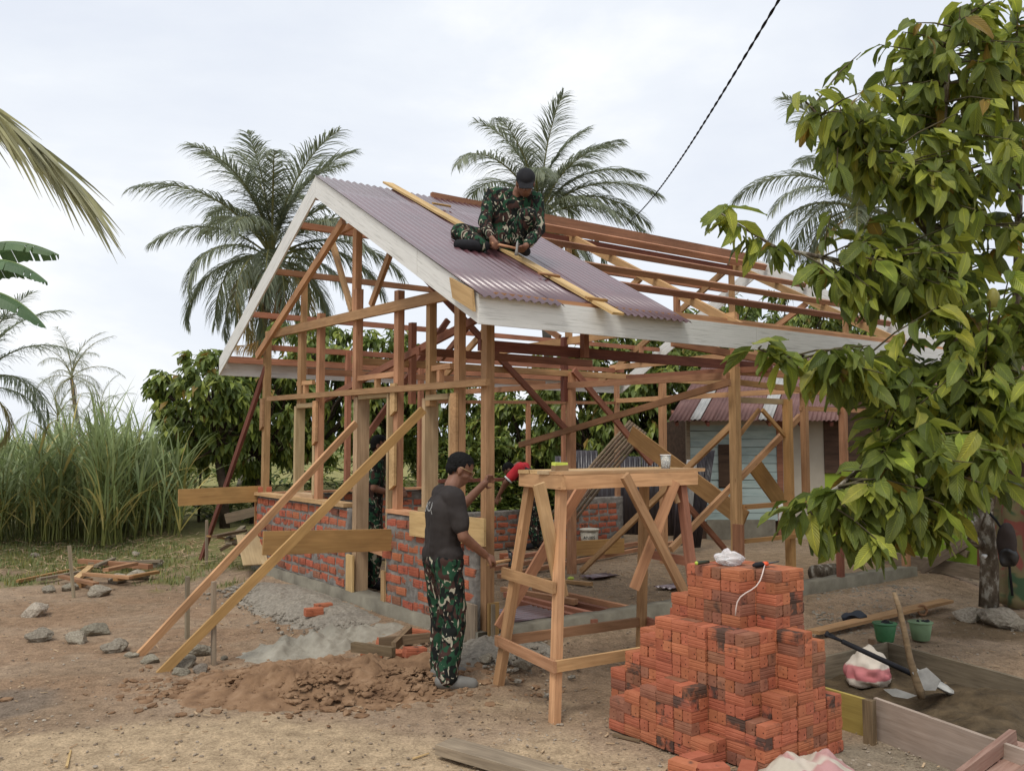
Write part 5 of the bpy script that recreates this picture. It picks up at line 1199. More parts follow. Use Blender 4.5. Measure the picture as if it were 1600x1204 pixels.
# --- banana plant at the left edge
bn = empty('banana_plant', V((-9.0, 12.5, .1)), 'banana plant with three torn leaves reaching in from the left', 'plant')
st = dp(-140, 520, 12.5); b = MB(); b.tube([V((st.x, 12.5, 0)), V((st.x, 12.5, 2)), st], [.16, .13, .08], 10); b.build('stem', GRNP2, bn, True)
def banana_leaf(p0, p1, p2, p3, W, k, tint):
    b = MB(); n = 46; pts = []
    for i in range(n+1):
        t = i/n; pts.append(V(p0)*(1-t)**3 + V(p1)*3*t*(1-t)**2 + V(p2)*3*t*t*(1-t) + V(p3)*t**3)
    b.tube(pts, [.028*(1-i/n)+.004 for i in range(n+1)], 5); b.col += [(1.7, 1.6, 1.1)]*len(b.v)
    for s_ in (-1, 1):
        i = 3
        while i < n:
            seg = k.choice((2, 3, 3, 4, 6)); j = min(n, i+seg); gap = k.uniform(0, .5)
            rows = []
            for q in range(i, j+1):
                t = q/n; w_ = W*.5*math.sin(math.pi*min(1, .08+t*.93))**.45; tan = (pts[min(n, q+1)]-pts[max(0, q-1)]).normalized()
                sd_ = tan.cross(UP).normalized()*s_; hang = .55 if s_ > 0 else .9
                d1 = (sd_*.8+tan*.25-UP*hang*.45).normalized(); d2 = (sd_*.45+tan*.25-UP*hang).normalized()
                sh_ = (-gap*.12*W if q == j and j < n else 0)
                rows.append((pts[q], pts[q]+d1*w_*.5+tan*sh_*.5, pts[q]+d1*w_*.5+d2*w_*.5*k.uniform(.85, 1.05)+tan*sh_))
            base = len(b.v); qd = k.uniform(.8, 1.2)
            for r_ in rows: b.v += [tuple(x) for x in r_]; b.col += [(tint[0]*qd, tint[1]*qd, tint[2]*qd)]*3
            for g in range(len(rows)-1):
                a = base+g*3; b.face((a, a+1, a+4, a+3)); b.face((a+1, a+2, a+5, a+4))
            i = j
    o = b.build('leaf', BANANA, bn); return o
kb = random.Random(2)
banana_leaf(st, dp(-70, 360, 12.4), dp(20, 362, 12.3), dp(92, 398, 12.2), .8, kb, (1, 1.05, 1)); banana_leaf(st, dp(-80, 385, 12.0), dp(15, 385, 11.9), dp(74, 441, 11.8), .72, kb, (.9, 1, 1)); banana_leaf(st, dp(-90, 430, 11.6), dp(10, 430, 11.5), dp(72, 512, 11.4), .75, kb, (.8, .95, .9))
banana_leaf(st, st+V((-.6, .3, .9)), st+V((-1.4, .5, .8)), st+V((-2.0, .5, .0)), .5, kb, (1, 1, 1)); banana_leaf(st, st+V((-.1, -.5, 1.0)), st+V((-.4, -1.3, 1.0)), st+V((-.5, -2.0, .3)), .5, kb, (1, 1, 1))
# --- cocoa trees behind the house
def bg_cocoa(px, Y, zc, rx, rz, ncl, seed, label, lean=0, base_px=None, yel=.25):
    k = random.Random(seed); ncl = int(ncl*1.9); rx *= 1.08; zc -= .15; rz *= 1.12; cx = (px-800)/F*Y; bx = cx if base_px is None else (base_px-800)/F*Y; g = V((bx, Y, .08)); t = empty('cocoa_tree', g, label, 'tree', 'cocoa trees behind the house')
    tr = MB(); fork = V((bx*.6+cx*.4, Y, max(.7, zc-rz*.75))); tr.tube([g, g.lerp(fork, .5)+V((.06, 0, 0)), fork], [.10, .085, .075], 8)
    b = MB()
    for i in range(ncl):
        while True:
            d = V((k.uniform(-1, 1), k.uniform(-1, 1), k.uniform(-1, 1)))
            if .25 < d.length < 1: break
        if d.length < .6 and k.random() < .6: d = d.normalized()*k.uniform(.65, 1)
        wob = 1+.30*noise.noise(d*1.8+V((seed*2.3, 0, 0)))
        c = V((cx, Y, zc)) + V((d.x*rx*wob, d.y*rx*.8*wob, d.z*rz*wob))
        if i % 3 == 0:
            m_ = fork.lerp(c, .5)+V((k.uniform(-.15, .15), 0, .1)); tr.tube([fork, m_, c], [.04, .025, .01], 5, cap=False)
        for j in range(k.randint(20, 28)):
            az = k.uniform(0, 6.283); dd = V((math.cos(az), math.sin(az), k.uniform(-1.5, .0))) + d*.45
            L_ = k.uniform(.18, .31); leaf_geo(b, aim(c + V((k.uniform(-.1, .1), k.uniform(-.1, .1), k.uniform(-.1, .1))), dd, k.uniform(-.5, .5)), L_, L_*.38, k.uniform(.5, 1.3), .25, 2, tint_of(k, yel, .025, .3), uv=False)
    tr.build('trunk', DBARK, t, True); o = b.build('crown', LEAFB, t, False)
    return t
for i, a in enumerate((
    (315, 16.5, 2.55, .95, .95, 60, 'dark cocoa tree furthest left, beside the cane field', 0, 355), (415, 17.5, 2.5, 1.15, 1.1, 75, 'cocoa tree seen right behind the left corner post', 0, 400),
    (505, 18.5, 2.9, 1.2, 1.5, 80, 'cocoa tree rising into the gable opening', 0, 490), (605, 19, 3.0, 1.25, 1.25, 75, 'cocoa tree behind the doorway and its right post', 0, 600),
    (700, 20, 2.2, 1.3, 1.1, 65, 'low cocoa tree behind the right gable window', 0, 690), (830, 19, 2.1, 1.25, 1.35, 75, 'cocoa tree behind the bending worker', 0, 815),
    (930, 18, 2.5, 1.3, 1.45, 85, 'cocoa tree behind the inner centre post', 0, 940), (1035, 18, 2.9, 1.35, 1.4, 85, 'cocoa tree left of the blue shed', 0, 1020), (1120, 20.5, 3.6, 1.5, 1.5, 85, 'cocoa tree above the blue shed roof edge', 0, 1110),
    (1225, 21.5, 4.1, 1.7, 1.4, 85, 'cocoa tree behind the far end of the roof frame', 0, 1220), (1330, 22, 3.9, 1.8, 1.6, 80, 'cocoa tree behind the far right eave', 0, 1330), (1470, 21, 3.2, 2.0, 2.0, 70, 'cocoa tree filling the gap behind the big one', 0, 1470), (1590, 20, 3.2, 2.0, 2.2, 60, 'cocoa tree behind the green wall at the right edge', 0, 1590))):
    bg_cocoa(a[0], a[1], a[2], a[3], a[4], a[5], 40+i, a[6], a[7], a[8])
# undergrowth behind the house and far tree line
b = MB(); k = random.Random(77)
for i in range(2400):
    px = k.uniform(690, 1100) if i < 1800 else k.uniform(300, 700); Y = k.uniform(17.5, 21); x = (px-800)/F*Y; c = V((x, Y, .1+abs(k.gauss(0, .8))))
    for j in range(4):
        az = k.uniform(0, 6.3); L_ = k.uniform(.18, .35); leaf_geo(b, aim(c, V((math.cos(az), math.sin(az), k.uniform(-.2, .9)))), L_, L_*.3, .8, .2, 2, tint_of(k, .2, .04, .5), uv=False)
o = b.build('undergrowth', LEAFB); tag(o, 'dark leafy undergrowth along the back of the plot', 'undergrowth', kind='stuff')
b = MB()
for i in range(5200):
    Y = k.uniform(75, 100); x = k.uniform(-.75, .75)*Y; hgt = 2.2+1.6*noise.noise(V((x*.05, 3, 1)))+1.0*noise.noise(V((x*.2, 9, 1)))
    c = V((x, Y, k.uniform(.2, max(.6, hgt)))); az = k.uniform(0, 6.3); L_ = k.uniform(.8, 1.6); q_ = k.uniform(.7, 1.2)
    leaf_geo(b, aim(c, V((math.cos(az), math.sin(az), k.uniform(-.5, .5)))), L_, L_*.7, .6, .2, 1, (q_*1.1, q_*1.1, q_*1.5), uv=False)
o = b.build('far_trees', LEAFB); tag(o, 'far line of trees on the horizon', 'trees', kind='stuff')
# --- tall cane / elephant grass on the left
def blade(b, p, az, el, L, W, k, tint, bend=1.6, n=6):
    d = V((math.cos(az)*math.cos(el), math.sin(az)*math.cos(el), math.sin(el))); q = V(p); base = len(b.v); sd_ = V((-math.sin(az), math.cos(az), 0)); tw = k.uniform(-.8, .8); sd_ = (sd_+UP*tw*.3).normalized()
    for i in range(n+1):
        t = i/n; w_ = W*(.55+.9*t if t < .35 else (1-t)/.65*1.0+.02)*.5
        b.v += [tuple(q-sd_*w_), tuple(q+sd_*w_)]; b.col += [tint, tint]; d = (d-UP*bend*t/n*(1.2 if t > .3 else .5)).normalized(); q = q+d*(L/n)
    for i in range(n): a = base+2*i; b.face((a, a+1, a+3, a+2))
k = random.Random(8); b = MB(); b2 = MB()
for i in range(480):
    px = k.uniform(-60, 285); Y = k.uniform(14.6, 19); x = (px-800)/F*Y; top = .95+.6*k.random()+.5*noise.noise(V((x*.6, Y*.5, 2)))
    if px > 215: top *= .8
    c = V((x, Y, .08)); lean = V((k.uniform(-.25, .25), k.uniform(-.2, .2), 0))
    b2.tube([c, c+lean*.4+UP*top*.5, c+lean+UP*top], [.014, .012, .006], 4, cap=False)
    for j in range(9):
        f = k.uniform(.12, 1); q_ = k.uniform(.65, 1.25); tt_ = (q_, q_, q_) if k.random() > .08 else (1.7, 1.15, .9)
        if f < .35 and k.random() < .35: tt_ = (1.9, 1.35, 1.1)
        blade(b, c+lean*f+UP*top*f, k.uniform(0, 6.3), rad(k.uniform(35, 82)), k.uniform(.6, 1.25), k.uniform(.028, .06), k, tt_, k.uniform(1.0, 3.0))
o = b.build('cane_grass', CANE); tag(o, 'tall green cane grass growing at the left', 'cane grass', kind='stuff')
o = b2.build('cane_stalks', NUT, smooth=True); tag(o, 'stalks of the tall cane grass', 'cane grass', kind='stuff')
cl_ = empty('cane_clump', V(((170-800)/F*14.4, 14.4, .1)), 'separate leaning cane clump with dry lower leaves, in front of the cane', 'cane'); b = MB(); b2 = MB()
for i in range(26):
    x = (168+k.uniform(-28, 28)-800)/F*14.3; c = V((x, 14.3+k.uniform(-.3, .3), .08)); top = k.uniform(1.2, 1.9); lean = V((k.uniform(-.3, .3), k.uniform(-.2, .1), 0)); b2.tube([c, c+lean+UP*top], [.016, .008], 5, cap=False)
    for j in range(12):
        f = k.uniform(.1, 1); q_ = k.uniform(.8, 1.35); tt_ = (q_, q_, q_) if f > .4 or k.random() < .5 else (2.1, 1.5, 1.3); blade(b, c+lean*f+UP*top*f, k.uniform(0, 6.3), rad(k.uniform(40, 85)), k.uniform(.7, 1.3), k.uniform(.025, .045), k, tt_, k.uniform(1.0, 2.6))
b.build('blades', CANE, cl_); b2.build('stalks', NUT, cl_, True)
# --- short grass
b = MB(); k = random.Random(31)
for i in range(30000):
    y = 10.2+8*k.random()**1.3; x = k.uniform(-11, -1.6)
    dn_ = sstep(-.25, .45, (y-11.3)*.55+fbm(x, y, .9, 5, 9)*1.1+fbm(x, y, 1.7, 4, 5)*.4-(0 if x < -2.2 else (x+2.2)*1.2))
    if k.random() > dn_: continue
    u_, v_ = uv_of(x, y)
    if u_ > -.1: continue
    q_ = k.uniform(.7, 1.3); tt_ = (q_, q_, q_) if k.random() < .8 else (1.6, 1.2, .9)
    a_ = k.uniform(0, 6.3); h_ = k.uniform(.03, .10); ww = k.uniform(.004, .009); base = len(b.v); z_ = gh(x, y); dx, dy = math.cos(a_), math.sin(a_)
    b.v += [(x-dy*ww, y+dx*ww, z_), (x+dy*ww, y-dx*ww, z_), (x+dx*h_*.5, y+dy*h_*.5, z_+h_)]; b.col += [tt_]*3; b.face((base, base+1, base+2))
o = b.build('short_grass', GRASS); tag(o, 'short grass on the left side of the yard', 'grass', kind='stuff')
b = MB()
for i in range(900):
    y = k.uniform(11.5, 15.5); x = k.uniform(-9, -3.2); ln = k.uniform(.05, .22); a_ = k.uniform(0, 3.1)
    b.box((0, 0, 0), ln, .012, .004, M=Matrix.Translation((x, y, gh(x, y)+.02+.05*k.random()**3)) @ Matrix.Rotation(a_, 4, 'Z') @ Matrix.Rotation(k.uniform(-.3, .3), 4, 'Y'))
o = b.build('leaf_litter', CHIP); tag(o, 'dry leaf litter and straw in front of the cane', 'litter', kind='stuff')

# --- big cocoa tree at the right
ct = empty('cocoa_tree', gp(1545, 945, .1), 'big cocoa tree with large drooping leaves at the right', 'tree')
limbs = [
    [(1545, 948, 8.45, .088), (1546, 880, 8.45, .08), (1538, 800, 8.4, .075), (1520, 690, 8.3, .075), (1500, 560, 8.1, .055), (1480, 400, 7.9, .045), (1468, 250, 7.7, .032), (1482, 100, 7.5, .02), (1500, 30, 7.4, .01)],
    [(1538, 800, 8.4, .07), (1572, 680, 8.3, .05), (1588, 500, 8.1, .042), (1592, 300, 8.0, .03), (1586, 120, 7.8, .018)],
    [(1515, 660, 8.2, .04), (1495, 710, 7.6, .03), (1462, 775, 7.1, .024), (1420, 815, 6.8, .018), (1365, 838, 6.6, .012)],
    [(1492, 500, 8.0, .04), (1400, 432, 7.6, .028), (1300, 405, 7.2, .02), (1215, 388, 6.95, .014), (1160, 355, 6.8, .009), (1122, 330, 6.8, .006)],
    [(1505, 610, 8.1, .035), (1400, 600, 7.4, .026), (1300, 580, 6.9, .018), (1225, 560, 6.6, .012), (1185, 545, 6.5, .007)],
    [(1480, 400, 7.9, .035), (1390, 290, 7.5, .024), (1310, 215, 7.2, .015), (1258, 158, 7.1, .008)],
    [(1440, 640, 7.4, .03), (1380, 700, 6.7, .02), (1310, 760, 6.3, .012), (1260, 790, 6.2, .008)],
    [(1588, 500, 8.1, .03), (1560, 560, 7.3, .02), (1530, 620, 6.9, .012)],
]
tr = MB(); nodes = []
for lb in limbs:
    pts_ = [dp(x, y, Y) for x, y, Y, _ in lb]; tr.tube(pts_, [r_ for *_, r_ in lb], 9)
    for a, c in zip(pts_, pts_[1:]):
        for s_ in range(5): nodes.append(a.lerp(c, s_/5))
    nodes.append(pts_[-1])
tr.tube([dp(1530, 800, 8.36), dp(1520, 830, 8.3), dp(1512, 838, 8.25)], [.05, .045, .02], 8)
tr.tube([dp(1532, 850, 8.4), dp(1520, 842, 8.3), dp(1510, 835, 8.28)], [.055, .04, .025], 8)
tr.v = [tuple(V(v)+V((1, 1, 0))*.012*noise.noise(V(v)*9)) for v in tr.v]
tr.build('trunk', BARK, ct, True)
k = random.Random(6)
ell = [(1470, 120, 110, 100, 7.5), (1570, 90, 70, 110, 7.6), (1400, 230, 110, 90, 7.3), (1540, 280, 110, 130, 7.3), (1425, 410, 120, 90, 7.2), (1545, 480, 100, 120, 7.0), (1370, 570, 85, 35, 6.7), (1440, 610, 110, 80, 6.8), (1555, 640, 90, 80, 6.8), (1395, 795, 95, 60, 6.3), (1450, 720, 100, 70, 6.5), (1330, 190, 55, 60, 7.2), (1540, 720, 70, 50, 7.2)]
wts = [36, 30, 42, 50, 46, 48, 26, 42, 38, 32, 34, 11, 18]
cl = []
for e_, w_ in zip(ell, wts):
    for i in range(w_):
        a_ = k.uniform(0, 6.283); r_ = math.sqrt(k.random()); cl.append((e_[0]+e_[2]*r_*math.cos(a_), e_[1]+e_[3]*r_*math.sin(a_), e_[4]+k.uniform(-.55, .75)))
cl += [(1122, 330, 6.8), (1140, 345, 6.8), (1178, 372, 6.85), (1215, 385, 6.9), (1258, 155, 7.1), (1275, 185, 7.1), (1300, 230, 7.2), (1345, 82, 7.3), (1375, 70, 7.3), (1410, 50, 7.4), (1190, 540, 6.5), (1218, 555, 6.5), (1255, 570, 6.6), (1250, 790, 6.2), (1278, 820, 6.2), (1320, 840, 6.3), (1350, 850, 6.4), (1290, 770, 6.25), (1250, 410, 7), (1300, 330, 7.1), (1290, 420, 7.1), (1320, 470, 7.0), (1360, 340, 7.1), (1500, 10, 7.4), (1545, 5, 7.5), (1590, 20, 7.5)]
leaves = []; tw = MB(); TWIG = noisy('green_brown_twig', [(.3, (.06, .05, .03)), (.7, (.13, .11, .06))], 9, 4, .8, .2, .004)
for (x, y, Y) in cl:
    tip = dp(x, y, Y); nd = min(nodes, key=lambda q: (q-tip).length); 
    if (nd-tip).length > 1.1: nd = tip.lerp(nd, 1.0/(nd-tip).length)
    md = nd.lerp(tip, .55)+UP*.05*(tip-nd).length
    tw.tube([nd, md, tip], [.010, .007, .0035], 5, cap=False)
    dirn = (tip-nd); dirn = dirn.normalized() if dirn.length > .02 else V((-.5, -.5, 0))
    yel = .6 if k.random() < .45 else .2
    for j in range(k.randint(8, 12)):
        f = k.uniform(.35, 1.05); q = nd.lerp(tip, f) if (tip-nd).length > .15 else tip+V((k.uniform(-.08, .08), k.uniform(-.08, .08), k.uniform(-.05, .05)))
        az = k.uniform(0, 6.283); dd = V((math.cos(az), math.sin(az), k.uniform(-1.5, -.1)))*1.0 + dirn*.5
        L_ = k.uniform(.15, .33); t_ = tint_of(k, yel, .025, .28)
        leaves.append((q, dd, k.uniform(-.9, .9), L_, t_, k.uniform(.15, 1.25)))
o = tw.build('twigs', TWIG, ct, True); o['kind'] = 'stuff'
def near_key(l):
    q = l[0]; return -(l[3]/q.y)
leaves.sort(key=near_key)
def in_view(q):
    d = q-CAMP; return abs((d.x)/d.y) < .60
big = [l for l in leaves if in_view(l[0])][:300]; bigset = set(id(l) for l in big)
variants = {}
for l in big:
    tq = (round(l[4][0]*3)/3, round(l[4][1]*3)/3, round(l[4][2]*3)/3); dq = round(l[5]*3)/3; key = (tq, dq)
    if key not in variants:
        b = MB(); leaf_geo(b, Matrix.Identity(4), 1.0, random.uniform(.30, .40), dq, random.uniform(.1, .55), 5, tuple(max(.2, c_) for c_ in tq)); me = b.mesh('leaf', (LEAF,), True); variants[key] = me
    add('leaf', variants[key], None, ct, aim(l[0], l[1], l[2]) @ Matrix.Diagonal((l[3], l[3], l[3], 1)))
b = MB()
for l in leaves:
    if id(l) not in bigset: leaf_geo(b, aim(l[0], l[1], l[2]), l[3], l[3]*random.uniform(.30, .40), l[5], random.uniform(.1, .55), 4, l[4])
o = b.build('foliage', LEAF, ct, True); o['kind'] = 'stuff'
POD = noisy('cocoa_pod', [(.3, (.16, .15, .03)), (.7, (.28, .25, .06))], 6, 4, .55, .3, .006, .3)
for (x, y, Y, r_) in ((1552, 468, 6.9, .05), (1388, 408, 7.1, .035), (1375, 413, 7.1, .03), (1555, 545, 7.2, .045)):
    b = MB(); b.ellipsoid(dp(x, y, Y), r_, r_, r_*1.9, nu=12, nv=9); b.build('pod', POD, ct, True)
# bag hanging on the trunk, and fungus-like knob
bg_ = empty('hanging_bag', dp(1572, 860, 8.2), 'dark brown bag hanging from the cocoa trunk', 'bag')
b = MB(); q = dp(1573, 850, 8.2); b.ellipsoid(q, .085, .08, .20, nu=18, nv=14); b.v = [tuple(V(v)+V((1, 1, .3))*.03*noise.noise(V(v)*8)) for v in b.v]; b.build('bag_body', flat('dark_brown_cloth', (.035, .024, .02), .8), bg_, True)
b = MB(); b.ellipsoid(q-UP*.11+V((0, -.03, 0)), .085, .06, .10, nu=24, nv=16); b.v = [tuple(V(v)+V((1, 1, 1))*.025*noise.noise(V(v)*11)) for v in b.v]; b.build('helmet_pouch', flat('black_vinyl', (.012, .012, .012), .35, .5), bg_, True)
b = MB(); b.tube([dp(1545, 800, 8.25), dp(1556, 812, 8.2), dp(1572, 835, 8.18), dp(1582, 930, 8.2)], .012, 5); b.build('strap', BLKC, bg_, True)
b = MB(); b.ellipsoid(dp(1538, 868, 8.28), .028, .022, .018, nu=10, nv=8); b.v = [tuple(V(v)+V((1, 1, 1))*.012*noise.noise(V(v)*30)) for v in b.v]; b.build('white_knob', WHITE, ct, True)
# blue and white cord on the rail
b = MB(); q = pv(1300, 782, -.1); b.tube([q+V((.07*math.cos(a_), 0, .07*math.sin(a_)-.02)) for a_ in [i*math.pi/7-2.9 for i in range(9)]], .012, 6); b.tube([q+V((.055*math.cos(a_), .01, .05*math.sin(a_)-.03)) for a_ in [i*math.pi/7-2.9 for i in range(9)]], .012, 6); o = b.build('cord_coil', flat('blue_cord', (.04, .17, .34), .5), smooth=True); tag(o, 'blue coil of cord hanging on the rail by the cocoa leaves', 'cord')
b = MB(); b.ellipsoid(q+V((.03, -.02, -.02)), .05, .03, .03, nu=12, nv=8); o = b.build('cord_bundle', WHITE, smooth=True); tag(o, 'white bundle tied beside the blue coil of cord', 'cord')
b = MB(); q = pv(1219, 787, -.12); b.tube([q, q+V((.01, 0, -.06)), q+V((-.01, 0, -.14)), q+V((.0, 0, -.2))], [.03, .02, .012, .006], 7); o = b.build('white_rope', WHITE, smooth=True); tag(o, 'white rope end knotted on the rail behind the brick stack', 'rope')
# overhead cable
ca = empty('overhead_cable', dp(1240, -60, 7), 'twisted black overhead cable crossing the sky', 'cable'); p0, p1 = dp(1250, -55, 6.5), dp(978, 352, 23)
for ph in (0, math.pi):
    b = MB(); n = 220; ax = (p1-p0).normalized(); sx_ = ax.orthogonal().normalized(); sy_ = ax.cross(sx_)
    b.tube([p0.lerp(p1, i/n)-UP*.25*math.sin(math.pi*i/n) + (sx_*math.cos(i*.9+ph)+sy_*math.sin(i*.9+ph))*.007 for i in range(n+1)], .0075, 5); b.build('strand', BLKC, ca, True)
# ================================================================== people
def remesh(b, voxel, mat, name, parent, iters=3, disp=0, seed=0, freq=(9, 9, 9), post=None):
    me0 = b.mesh('tmp'); ob = bpy.data.objects.new('tmp', me0); TS.collection.objects.link(ob)
    m1 = ob.modifiers.new('r', 'REMESH'); m1.mode = 'VOXEL'; m1.voxel_size = voxel
    m2 = ob.modifiers.new('s', 'SMOOTH'); m2.iterations = iters; m2.factor = .5
    TS.view_layers[0].update(); dg = TS.view_layers[0].depsgraph; me = bpy.data.meshes.new_from_object(ob.evaluated_get(dg))
    bpy.data.objects.remove(ob); bpy.data.meshes.remove(me0);
    if disp:
        nrs = [v.normal.copy() for v in me.vertices]; cos = []
        for v, nr in zip(me.vertices, nrs):
            c = v.co; q = V((c.x*freq[0]+seed, c.y*freq[1], c.z*freq[2]))
            cos += list(c + nr*(disp*(noise.noise(q)+.5*noise.noise(q*2.2))))
        me.vertices.foreach_set('co', cos)
    me.materials.clear(); me.materials.append(mat); me.name = name
    me.polygons.foreach_set('use_smooth', [True]*len(me.polygons))
    return add(name, me, None, parent)
def hand(b, wrist, d, nrm, curl=.6, left=False, r=.0085, spread=.12, scale=1.0):
    """palm, four unequal fingers with two bends, thumb off the side of the palm; nrm points out of the palm"""
    d = V(d).normalized(); nrm = (V(nrm)-d*V(nrm).dot(d)).normalized(); s = d.cross(nrm)*(1 if left else -1); w = V(wrist); S = scale
    for o in (-.028, -.01, .01, .028): b.capsule(w+d*.015*S+s*o*.6*S, .014*S, w+d*.085*S+s*o*S, .012*S, 8)
    for i, (o, ln) in enumerate(((.030, .068), (.010, .076), (-.010, .070), (-.029, .054))):
        p = w+d*.088*S+s*o*S; dd = (d+s*o*spread*30*.1).normalized(); seg = ln*S*.42; ang = 0
        for j in range(3):
            ang += curl*(.65, .95, .7)[j]; dj = dd*math.cos(ang)+nrm*math.sin(ang); q = p+dj*seg*(1, .75, .6)[j]; b.capsule(p, r*S*(1, .93, .85)[j], q, r*S*(.93, .85, .72)[j], 8); p = q
    p = w+d*.03*S+s*.030*S; t1 = p+(d*.6+s*.75+nrm*.35).normalized()*.038*S; t2 = t1+(d*.85+s*(.35-.5*curl)+nrm*(.3+.6*curl)).normalized()*.034*S
    b.capsule(p, .013*S, t1, .0105*S, 8); b.capsule(t1, .0105*S, t2, .008*S, 8)
def head(b, c, fwd, up, s=1.0):
    fwd = V(fwd).normalized(); up = (V(up)-fwd*V(up).dot(fwd)).normalized(); lf = up.cross(fwd); M = Matrix((fwd, lf, up)).transposed()
    P = lambda x, y, z: V(c)+M @ V((x*s, y*s, z*s))
    b.ellipsoid(P(-.012, 0, .035), .098*s, .077*s, .088*s, M); b.ellipsoid(P(.018, 0, -.045), .068*s, .056*s, .072*s, M); b.capsule(P(.045, -.018, -.085), .022*s, P(.045, .018, -.085), .022*s, 8)
    b.capsule(P(.083, 0, .012), .010*s, P(.102, 0, -.022), .014*s, 8); b.capsule(P(.088, -.012, -.026), .008*s, P(.088, .012, -.026), .008*s, 8)
    b.capsule(P(.072, -.034, .022), .012*s, P(.072, .034, .022), .012*s, 8); b.capsule(P(.078, -.018, -.055), .009*s, P(.078, .018, -.055), .009*s, 8)
    for y in (-1, 1):
        b.ellipsoid(P(-.008, .078*y, -.005), .020*s, .010*s, .034*s, M, 8, 6); b.capsule(P(.055, .036*y, -.022), .020*s, P(.03, .05*y, -.03), .018*s, 8)
    return P, M
def limb(b, a, ra, m, rm, c, rc): b.capsule(a, ra, m, rm); b.capsule(m, rm, c, rc)
def torso(b, pel, chest, neck, sL, sR, hL, hR, g=0.0):
    pel, chest, neck, sL, sR, hL, hR = map(V, (pel, chest, neck, sL, sR, hL, hR)); ax = (sL-sR).normalized()
    b.capsule(sL*.93+sR*.07, .062+g, sR*.93+sL*.07, .062+g)
    for o in (-.075, 0, .075): b.capsule(chest+ax*o, .105+g, pel+ax*o*.75+V((0, 0, .05)), .095+g)
    for o in (-.10, .10): b.capsule(chest+ax*o+(neck-chest)*.35, .072+g, chest+ax*o*.8+(pel-chest)*.3, .085+g)
    b.capsule(hL, .098+g, hR, .098+g); b.capsule(neck.lerp(chest, .3), .06+g, chest, .09+g)
def person(J, name, label, top, bottom, sleeves='short', voxel=.009, belt=None, head_up=UP, curlL=.6, curlR=.6, nL=(0, 0, -1), nR=(0, 0, -1), cap=False, shoe=None, hairm=HAIR, skin=SKIN, dispT=.007):
    J = {k_: V(v) for k_, v in J.items()}
    root = empty(name, V((J['base'].x, J['base'].y, J['base'].z)), label, 'person')
    b = MB(); torso(b, J['pel'], J['chest'], J['neck'], J['sL'], J['sR'], J['hL'], J['hR'])
    hd = J['head']; fw = J['look']
    b.capsule(J['neck'], .058, hd-fw*.02-V((0, 0, .03)), .052); P, M = head(b, hd, fw, head_up)
    for s in 'LR':
        limb(b, J['s'+s], .052, J['e'+s], .040, J['w'+s], .027); hand(b, J['w'+s], J['d'+s], nL if s == 'L' else nR, curlL if s == 'L' else curlR, s == 'L')
        limb(b, J['h'+s], .085, J['k'+s], .056, J['a'+s], .04); b.capsule(J['a'+s], .04, J['t'+s], .034)
    body = remesh(b, voxel, skin, 'body', root, 2)
    # shirt
    g = .016; b = MB(); torso(b, J['pel']+(J['chest']-J['pel'])*.0, J['chest'], J['neck'].lerp(J['chest'], .35), J['sL'], J['sR'], J['hL'].lerp(J['chest'], .12), J['hR'].lerp(J['chest'], .12), g)
    for s in 'LR':
        if sleeves == 'short': m_ = J['s'+s].lerp(J['e'+s], .72); b.capsule(J['s'+s], .07, m_, .064)
        else: limb(b, J['s'+s], .072, J['e'+s], .060, J['e'+s].lerp(J['w'+s], .86), .046)
    remesh(b, voxel*1.1, top, 'shirt', root, 2, dispT, 3, (7, 7, 12))
    b = MB()
    b.capsule(J['hL']+V((0, 0, .0)), .113, J['hR'], .113); b.capsule(J['pel'].lerp(J['chest'], .12)-((J['hL']-J['hR'])*.3), .105, J['pel'].lerp(J['chest'], .12)+((J['hL']-J['hR'])*.3), .105)
    for s in 'LR': limb(b, J['h'+s], .105, J['k'+s], .086, J['a'+s].lerp(J['k'+s], .08), .074)
    remesh(b, voxel*1.1, bottom, 'trousers', root, 2, dispT*1.5, 7, (9, 9, 13))
    for s in 'LR':
        b = MB(); a, t = J['a'+s], J['t'+s]; dn = (t-a); b.capsule(a-dn*.15, .05, a.lerp(t, .6), .05); b.capsule(a.lerp(t, .5), .052, t, .044); b.capsule(a, .05, a.lerp(J['k'+s], .18), .048)
        o = remesh(b, .009, shoe or BLKC, 'boot', root, 2)
    # hair or cap
    b = MB()
    if not cap:
        b.ellipsoid(P(-.014, 0, .039), .101, .0805, .090, M, 24, 16); b.ellipsoid(P(-.048, 0, .0), .060, .070, .066, M, 16, 10)
        ob = remesh(b, .005, hairm, 'hair', root, 1, .0035, 1, (90, 90, 90))
        # trim the face clear
        me = ob.data; Mi = M.inverted(); bm = bmesh.new(); bm.from_mesh(me); kill = []
        for f in bm.faces:
            q = Mi @ (f.calc_center_median()-V(hd))
            if (q.x > .046 and q.z < .075+.02*noise.noise(q*60)) or (q.x > .012 and q.z < .045-.6*(q.x-.046)) or (q.x > -.032 and q.z < .004) or (q.x > -.05 and q.z < -.028) or q.z < -.055+.008*noise.noise(q*90): kill.append(f)
        bmesh.ops.delete(bm, geom=kill, context='FACES'); bm.to_mesh(me); bm.free()
    else:
        b.ellipsoid(P(-.012, 0, .052), .107, .088, .085, M, 20, 12)
        for i in range(7):
            y = -.06+.02*i; b.capsule(P(.06, y, .038), .012, P(.155-.35*y*y*8*.5, y*.95, .012), .007, 8)
        remesh(b, .007, BLKC, 'cap', root, 2)
    return root, P, M
def rotloc(base, ang):
    M = Matrix.Translation(base) @ Matrix.Rotation(ang, 4, 'Z'); return lambda x, y, z: M @ V((x, y, z))
